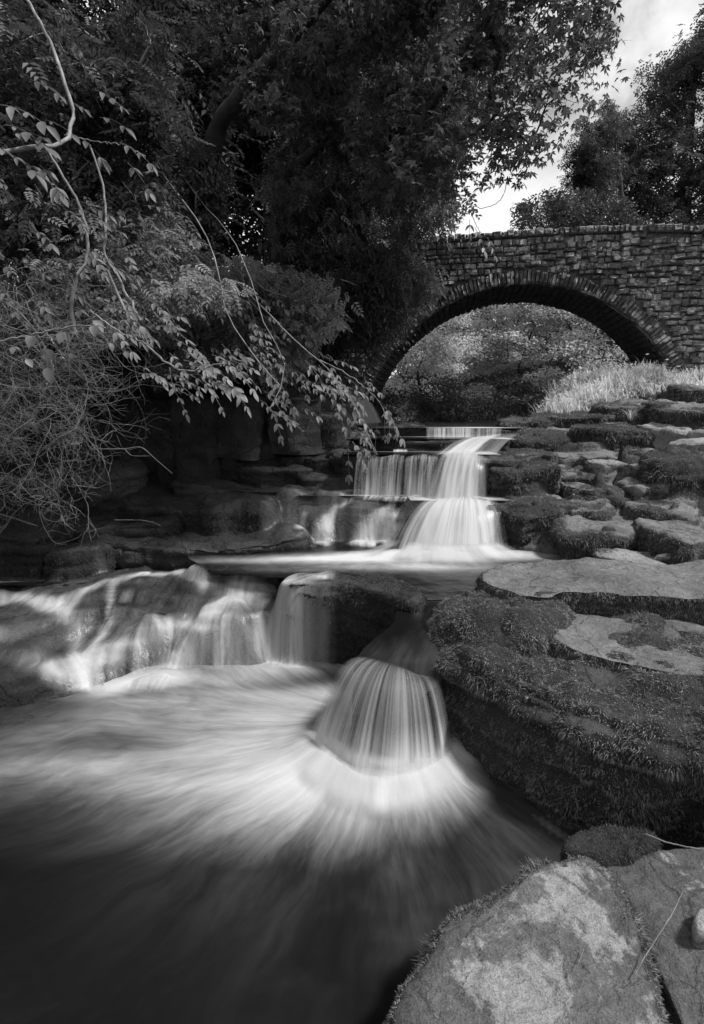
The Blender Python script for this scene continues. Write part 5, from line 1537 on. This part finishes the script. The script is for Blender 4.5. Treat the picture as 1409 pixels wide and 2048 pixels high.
# dead twig tangle
def tangle(label, px0, px1, py0, py1, d0, d1, n, seed, spread_=1.0):
    rn = np.random.default_rng(seed)
    a = at((px0 + px1) / 2, py0, (d0 + d1) / 2)
    root = empty('dead_bush', tuple(a), label, 'dead bush')
    parts = []
    for k in range(n):
        d = rn.uniform(d0, d1)
        p = at(rn.uniform(px0, px1 - .25 * (px1 - px0)), rn.uniform(py0, py1), d)
        v = np.array([rn.uniform(-.3, 1.0), rn.uniform(-.4, .2), rn.uniform(-.9, .3)]); v /= np.linalg.norm(v)
        steps = 15; L_ = rn.uniform(.25, .7) * spread_
        P = [p]; ax_ = rn.normal(0, 1, 3); ax_ /= np.linalg.norm(ax_); c = rn.uniform(.08, .34)
        for s in range(steps):
            v = v + np.cross(ax_, v) * c + rn.normal(0, .16, 3) + np.array([0, 0, -.03]); v /= np.linalg.norm(v)
            P.append(P[-1] + v * L_ / steps)
        P = np.array(P); r = rn.uniform(.0010, .0027)
        parts.append(tube(P, np.linspace(r, r * .4, len(P)), 4))
        for s in range(7):
            i0 = rn.integers(3, 14); q = P[i0]; vv = v + rn.normal(0, .8, 3); vv /= np.linalg.norm(vv)
            Q = [q]
            for e in range(5):
                vv = vv + rn.normal(0, .28, 3); vv /= np.linalg.norm(vv); Q.append(Q[-1] + vv * L_ * .07)
            parts.append(tube(np.array(Q), np.linspace(r * .55, r * .25, 6), 3))
    V, F = join(parts)
    under(root, 'twigs', V, F, M['twig'], kind='stuff')
    return root
tangle('pale dead twigs tangled thickly below the low ash growth', -60, 290, 560, 860, 3.3, 4.4, 330, 401)
tangle('sparser dead twigs hanging down to the dark shelf', -60, 230, 840, 1000, 3.4, 4.4, 90, 402, .8)
def stick(name, label, pts, r0, r1, cat='twig', mat='twig', forks=()):
    rn = np.random.default_rng(len(label))
    o = at(*pts[0]) if len(pts[0]) == 3 and pts[0][2] > .8 else None
    P = curve([np.asarray(p) for p in pts], 24)
    P = P + .15 * r0 * rn.normal(0, 1, P.shape)
    prt = [tube(P, np.linspace(r0, r1, 24), 7)]
    for f in forks:
        Q = curve([np.asarray(p) for p in f], 10); prt.append(tube(Q, np.linspace(r0 * .6, r1 * .6, 10), 5))
    V, F = join(prt)
    c = P[0]
    ob = link(name, make_mesh(name, V - c, F, M[mat]), label=label, cat=cat)
    ob.location = c
    return ob
stick('twig', 'straight bare twig jutting from the tangle and kinking down to the ledge', [at(180, 898, 4.3), at(250, 898, 4.25), at(285, 892, 4.2), at(300, 908, 4.2), at(345, 947, 4.3)], .004, .002, forks=[[at(250, 898, 4.25), at(262, 912, 4.2), at(300, 912, 4.2)]])
stick('twig', 'grey stick resting on the dark shelf by the water', [at(-30, 1020, 4.9), at(30, 1037, 4.8), at(75, 1052, 4.75)], .009, .006)
stick('twig', 'curved pale twig lying on the wet flagstone', [at(230, 1040, 5.3), at(285, 1040, 5.25), at(310, 1046, 5.25), at(322, 1052, 5.2)], .005, .003)
stick('twig', 'thin bent twig lying across the dark flat rock', [atz(1366, 1782, .31), atz(1345, 1828, .31), atz(1318, 1870, .305), atz(1292, 1910, .295), atz(1270, 1950, .285)], .0022, .0015)
stick('twig', 'slender twig wedged under the outcrop, sticking out sideways', [atz(1292, 1668, .30), atz(1330, 1684, .30), atz(1375, 1694, .31), atz(1440, 1704, .32)], .003, .002)
stick('twig', 'tiny twig on the lichen boulder', [atz(1168, 1898, .285), atz(1160, 1920, .285), atz(1154, 1936, .285)], .0012, .0008)

# ------------------------------------------------------------------ bank grass and flowers under the arch
def ground_pts(n, px0, px1, py0, py1, d0, d1, r_, cond=None):
    out_ = []
    while len(out_) < n:
        px = r_.uniform(px0, px1, n); d = r_.uniform(d0, d1, n)
        x = (px - 704.5) / FPX * d; y = d
        z = ground_z(x, y)
        rowpy = 830 + (CAMZ - z) / d * FPX
        m = (rowpy > py0) & (rowpy < py1)
        out_ += list(np.stack([x, y, z], -1)[m])
        if len(out_) == 0: break
    return np.array(out_[:n])
rn = np.random.default_rng(55)
def herb_patch(name, label, poly_pts, count, h, mat, seed, wdt=.012, kind_='stuff'):
    """bladed and leafy herbs on a mound given by world base points"""
    r_ = np.random.default_rng(seed)
    B = poly_pts[r_.integers(0, len(poly_pts), count)] + r_.normal(0, .05, (count, 3)) * np.array([1, 1, .2])
    hh = h * r_.uniform(.4, 1.2, count) * (.35 + 1.5 * np.clip(fbm(B, 2.3, 3, 17) + .5, 0, 1))
    lean = r_.normal(0, .28, (count, 2))
    tip = B + np.stack([lean[:, 0] * hh, lean[:, 1] * hh, hh], -1)
    mid = (B + tip) / 2 + np.stack([-lean[:, 0] * hh * .2, -lean[:, 1] * hh * .2, hh * .1], -1)
    an = r_.uniform(0, 6.28, count)
    s = np.stack([np.cos(an), np.sin(an), 0 * an], -1) * wdt
    V = np.stack([B, mid + s, tip, mid - s], 1).reshape(-1, 3)
    F = np.arange(count * 4).reshape(-1, 4)
    leafP = B + (tip - B) * r_.uniform(.2, 1, (count, 1)) + r_.normal(0, .03, (count, 3))
    V2, F2 = instance('kite', leafP, .07, r_, (-.8, .5))
    V, F = join([(V, F), (V2, F2)])
    return link(name, make_mesh(name, V, F, M[mat], smooth=False), label=label, cat='plants', kind=kind_)
# bright bank mound right of the stream, under the arch
S = slab([(3.2, 9.6), (3.6, 9.3), (4.6, 9.5), (5.6, 9.9), (6.3, 10.8), (6.2, 12.6), (5.4, 13.4), (4.6, 12.6), (3.9, 11.2)], 2.25, 1.3, r=.5, res=.08, amp=.12, strata=0, seed=88, moss=(.6, .4), mosstop=.8, tilt=(.30, .02))
rock('bank_mound', S, M['soil'], 'earth bank beneath the bright herbs under the arch', 'bank', bvh=False)
top = S['V'][S['n'][:, 2] > .2]
herb_patch('herbs', 'bright grasses and leafy herbs on the bank under the arch', top, 20000, .26, 'grass', 91)
gp = ground_pts(6000, 1180, 1420, 700, 900, 9.5, 13.5, rn)
if len(gp): herb_patch('herbs', 'mixed grass along the foot of the bridge wall', gp, 12000, .22, 'leaf_lit', 92)
def spikes(name, label, px, py, d, h, seed):
    rn = np.random.default_rng(seed)
    b = at(px, py, d)
    root = empty(name, tuple(b), label, 'plant', 'flower spikes on the bright bank')
    P = curve([b - [0, 0, .25], b + [0, 0, h * .5], b + [rn.normal(0, .03), 0, h]], 8)
    V, F = tube(P, np.linspace(.006, .003, 8), 5); under(root, 'stem', V, F, M['grass'])
    t = rn.uniform(.35, 1, 46)
    Q = b + np.array([0, 0, 1]) * (t * h)[:, None] + rn.normal(0, .008, (46, 3))
    V, F = instance('kite', Q, .055, rn, (-1.1, -.3)); under(root, 'flowers', V, F, M['grass'], smooth=False, kind='stuff')
for k, (px, py, d, h, lab) in enumerate([(1146, 775, 10.2, .28, 'flower spike at the low end of the row on the bank'), (1160, 770, 10.3, .34, 'tall flower spike second along the row'), (1172, 766, 10.3, .38, 'tallest flower spike of the row against the dark tree'),
        (1184, 760, 10.5, .30, 'flower spike just past the tallest one'), (1092, 812, 9.6, .16, 'short flower spike near the water end'), (1106, 806, 9.7, .2, 'short flower spike a little uphill of the water end'), (1197, 748, 10.8, .22, 'stubby flower spike uphill below the shaded leaves')]):
    spikes('flower_spike', lab, px, py, d, h, 500 + k)
def tuft(label, px, py, d, n, h, seed, mat='grass'):
    rn = np.random.default_rng(seed)
    b = at(px, py, d)
    prt = []
    for k in range(n):
        a = rn.uniform(0, 6.28); l = h * rn.uniform(.6, 1.2); o = np.array([math.cos(a), math.sin(a) * .7, 0])
        t = np.linspace(0, 1, 6)[:, None]
        P = b + rn.normal(0, .015, 3) + o * l * .7 * t ** 1.4 + np.array([0, 0, 1]) * (l * (t * 1.1 - t ** 2.4 * .6))
        s = np.cross(o, [0, 0, 1]) * .005 * (1 - t ** 2)
        V = np.concatenate([P - s, P + s]); i = np.arange(5)
        prt.append((V, np.stack([i, i + 1, i + 7, i + 6], -1)))
    V, F = join(prt)
    o_ = link('grass_tuft', make_mesh('grass_tuft', V - b, F, M[mat], smooth=True), label=label, cat='grass', group='grass tufts')
    o_.location = b
tuft('arching grass tuft on the mossy slab below the bridge foot', 1262, 838, 8.1, 34, .26, 71)
tuft('grass tuft standing against the dark end of the arch', 1290, 772, 9.4, 30, .26, 72)
tuft('tall thin grass beside the last arch stones', 1362, 778, 9.5, 26, .42, 73)
tuft('pale grass tuft at the outer end of the bridge foot', 1400, 760, 9.6, 26, .3, 74)
tuft('small grass clump halfway along the foot of the wall', 1330, 782, 9.2, 22, .2, 75)

# fallen leaves
def dropped(label, px, py, z, sz, seed):
    p = atz(px, py, z)
    o = bpy.data.objects.new('fallen_leaf', bpy.data.meshes.get('pale_leaf') or make_mesh('pale_leaf', *one_leaf(3, .3), M['grass']))
    C.objects.link(o); o.location = p; o.scale = (sz, sz, sz)
    o.rotation_euler = (.1, .15, seed * 1.7)
    tag(o, label, 'leaf')
dropped('pale fallen leaf caught on the wet ledge by the curtain', 598, 980, 1.20, .07, 1)
dropped('dry leaf scrap resting on the sloping boulder at the water', 1276, 1060, .86, .06, 2)
dropped('dry leaf lying on the thick flat topped ledge', 445, 983, 1.13, .04, 4)
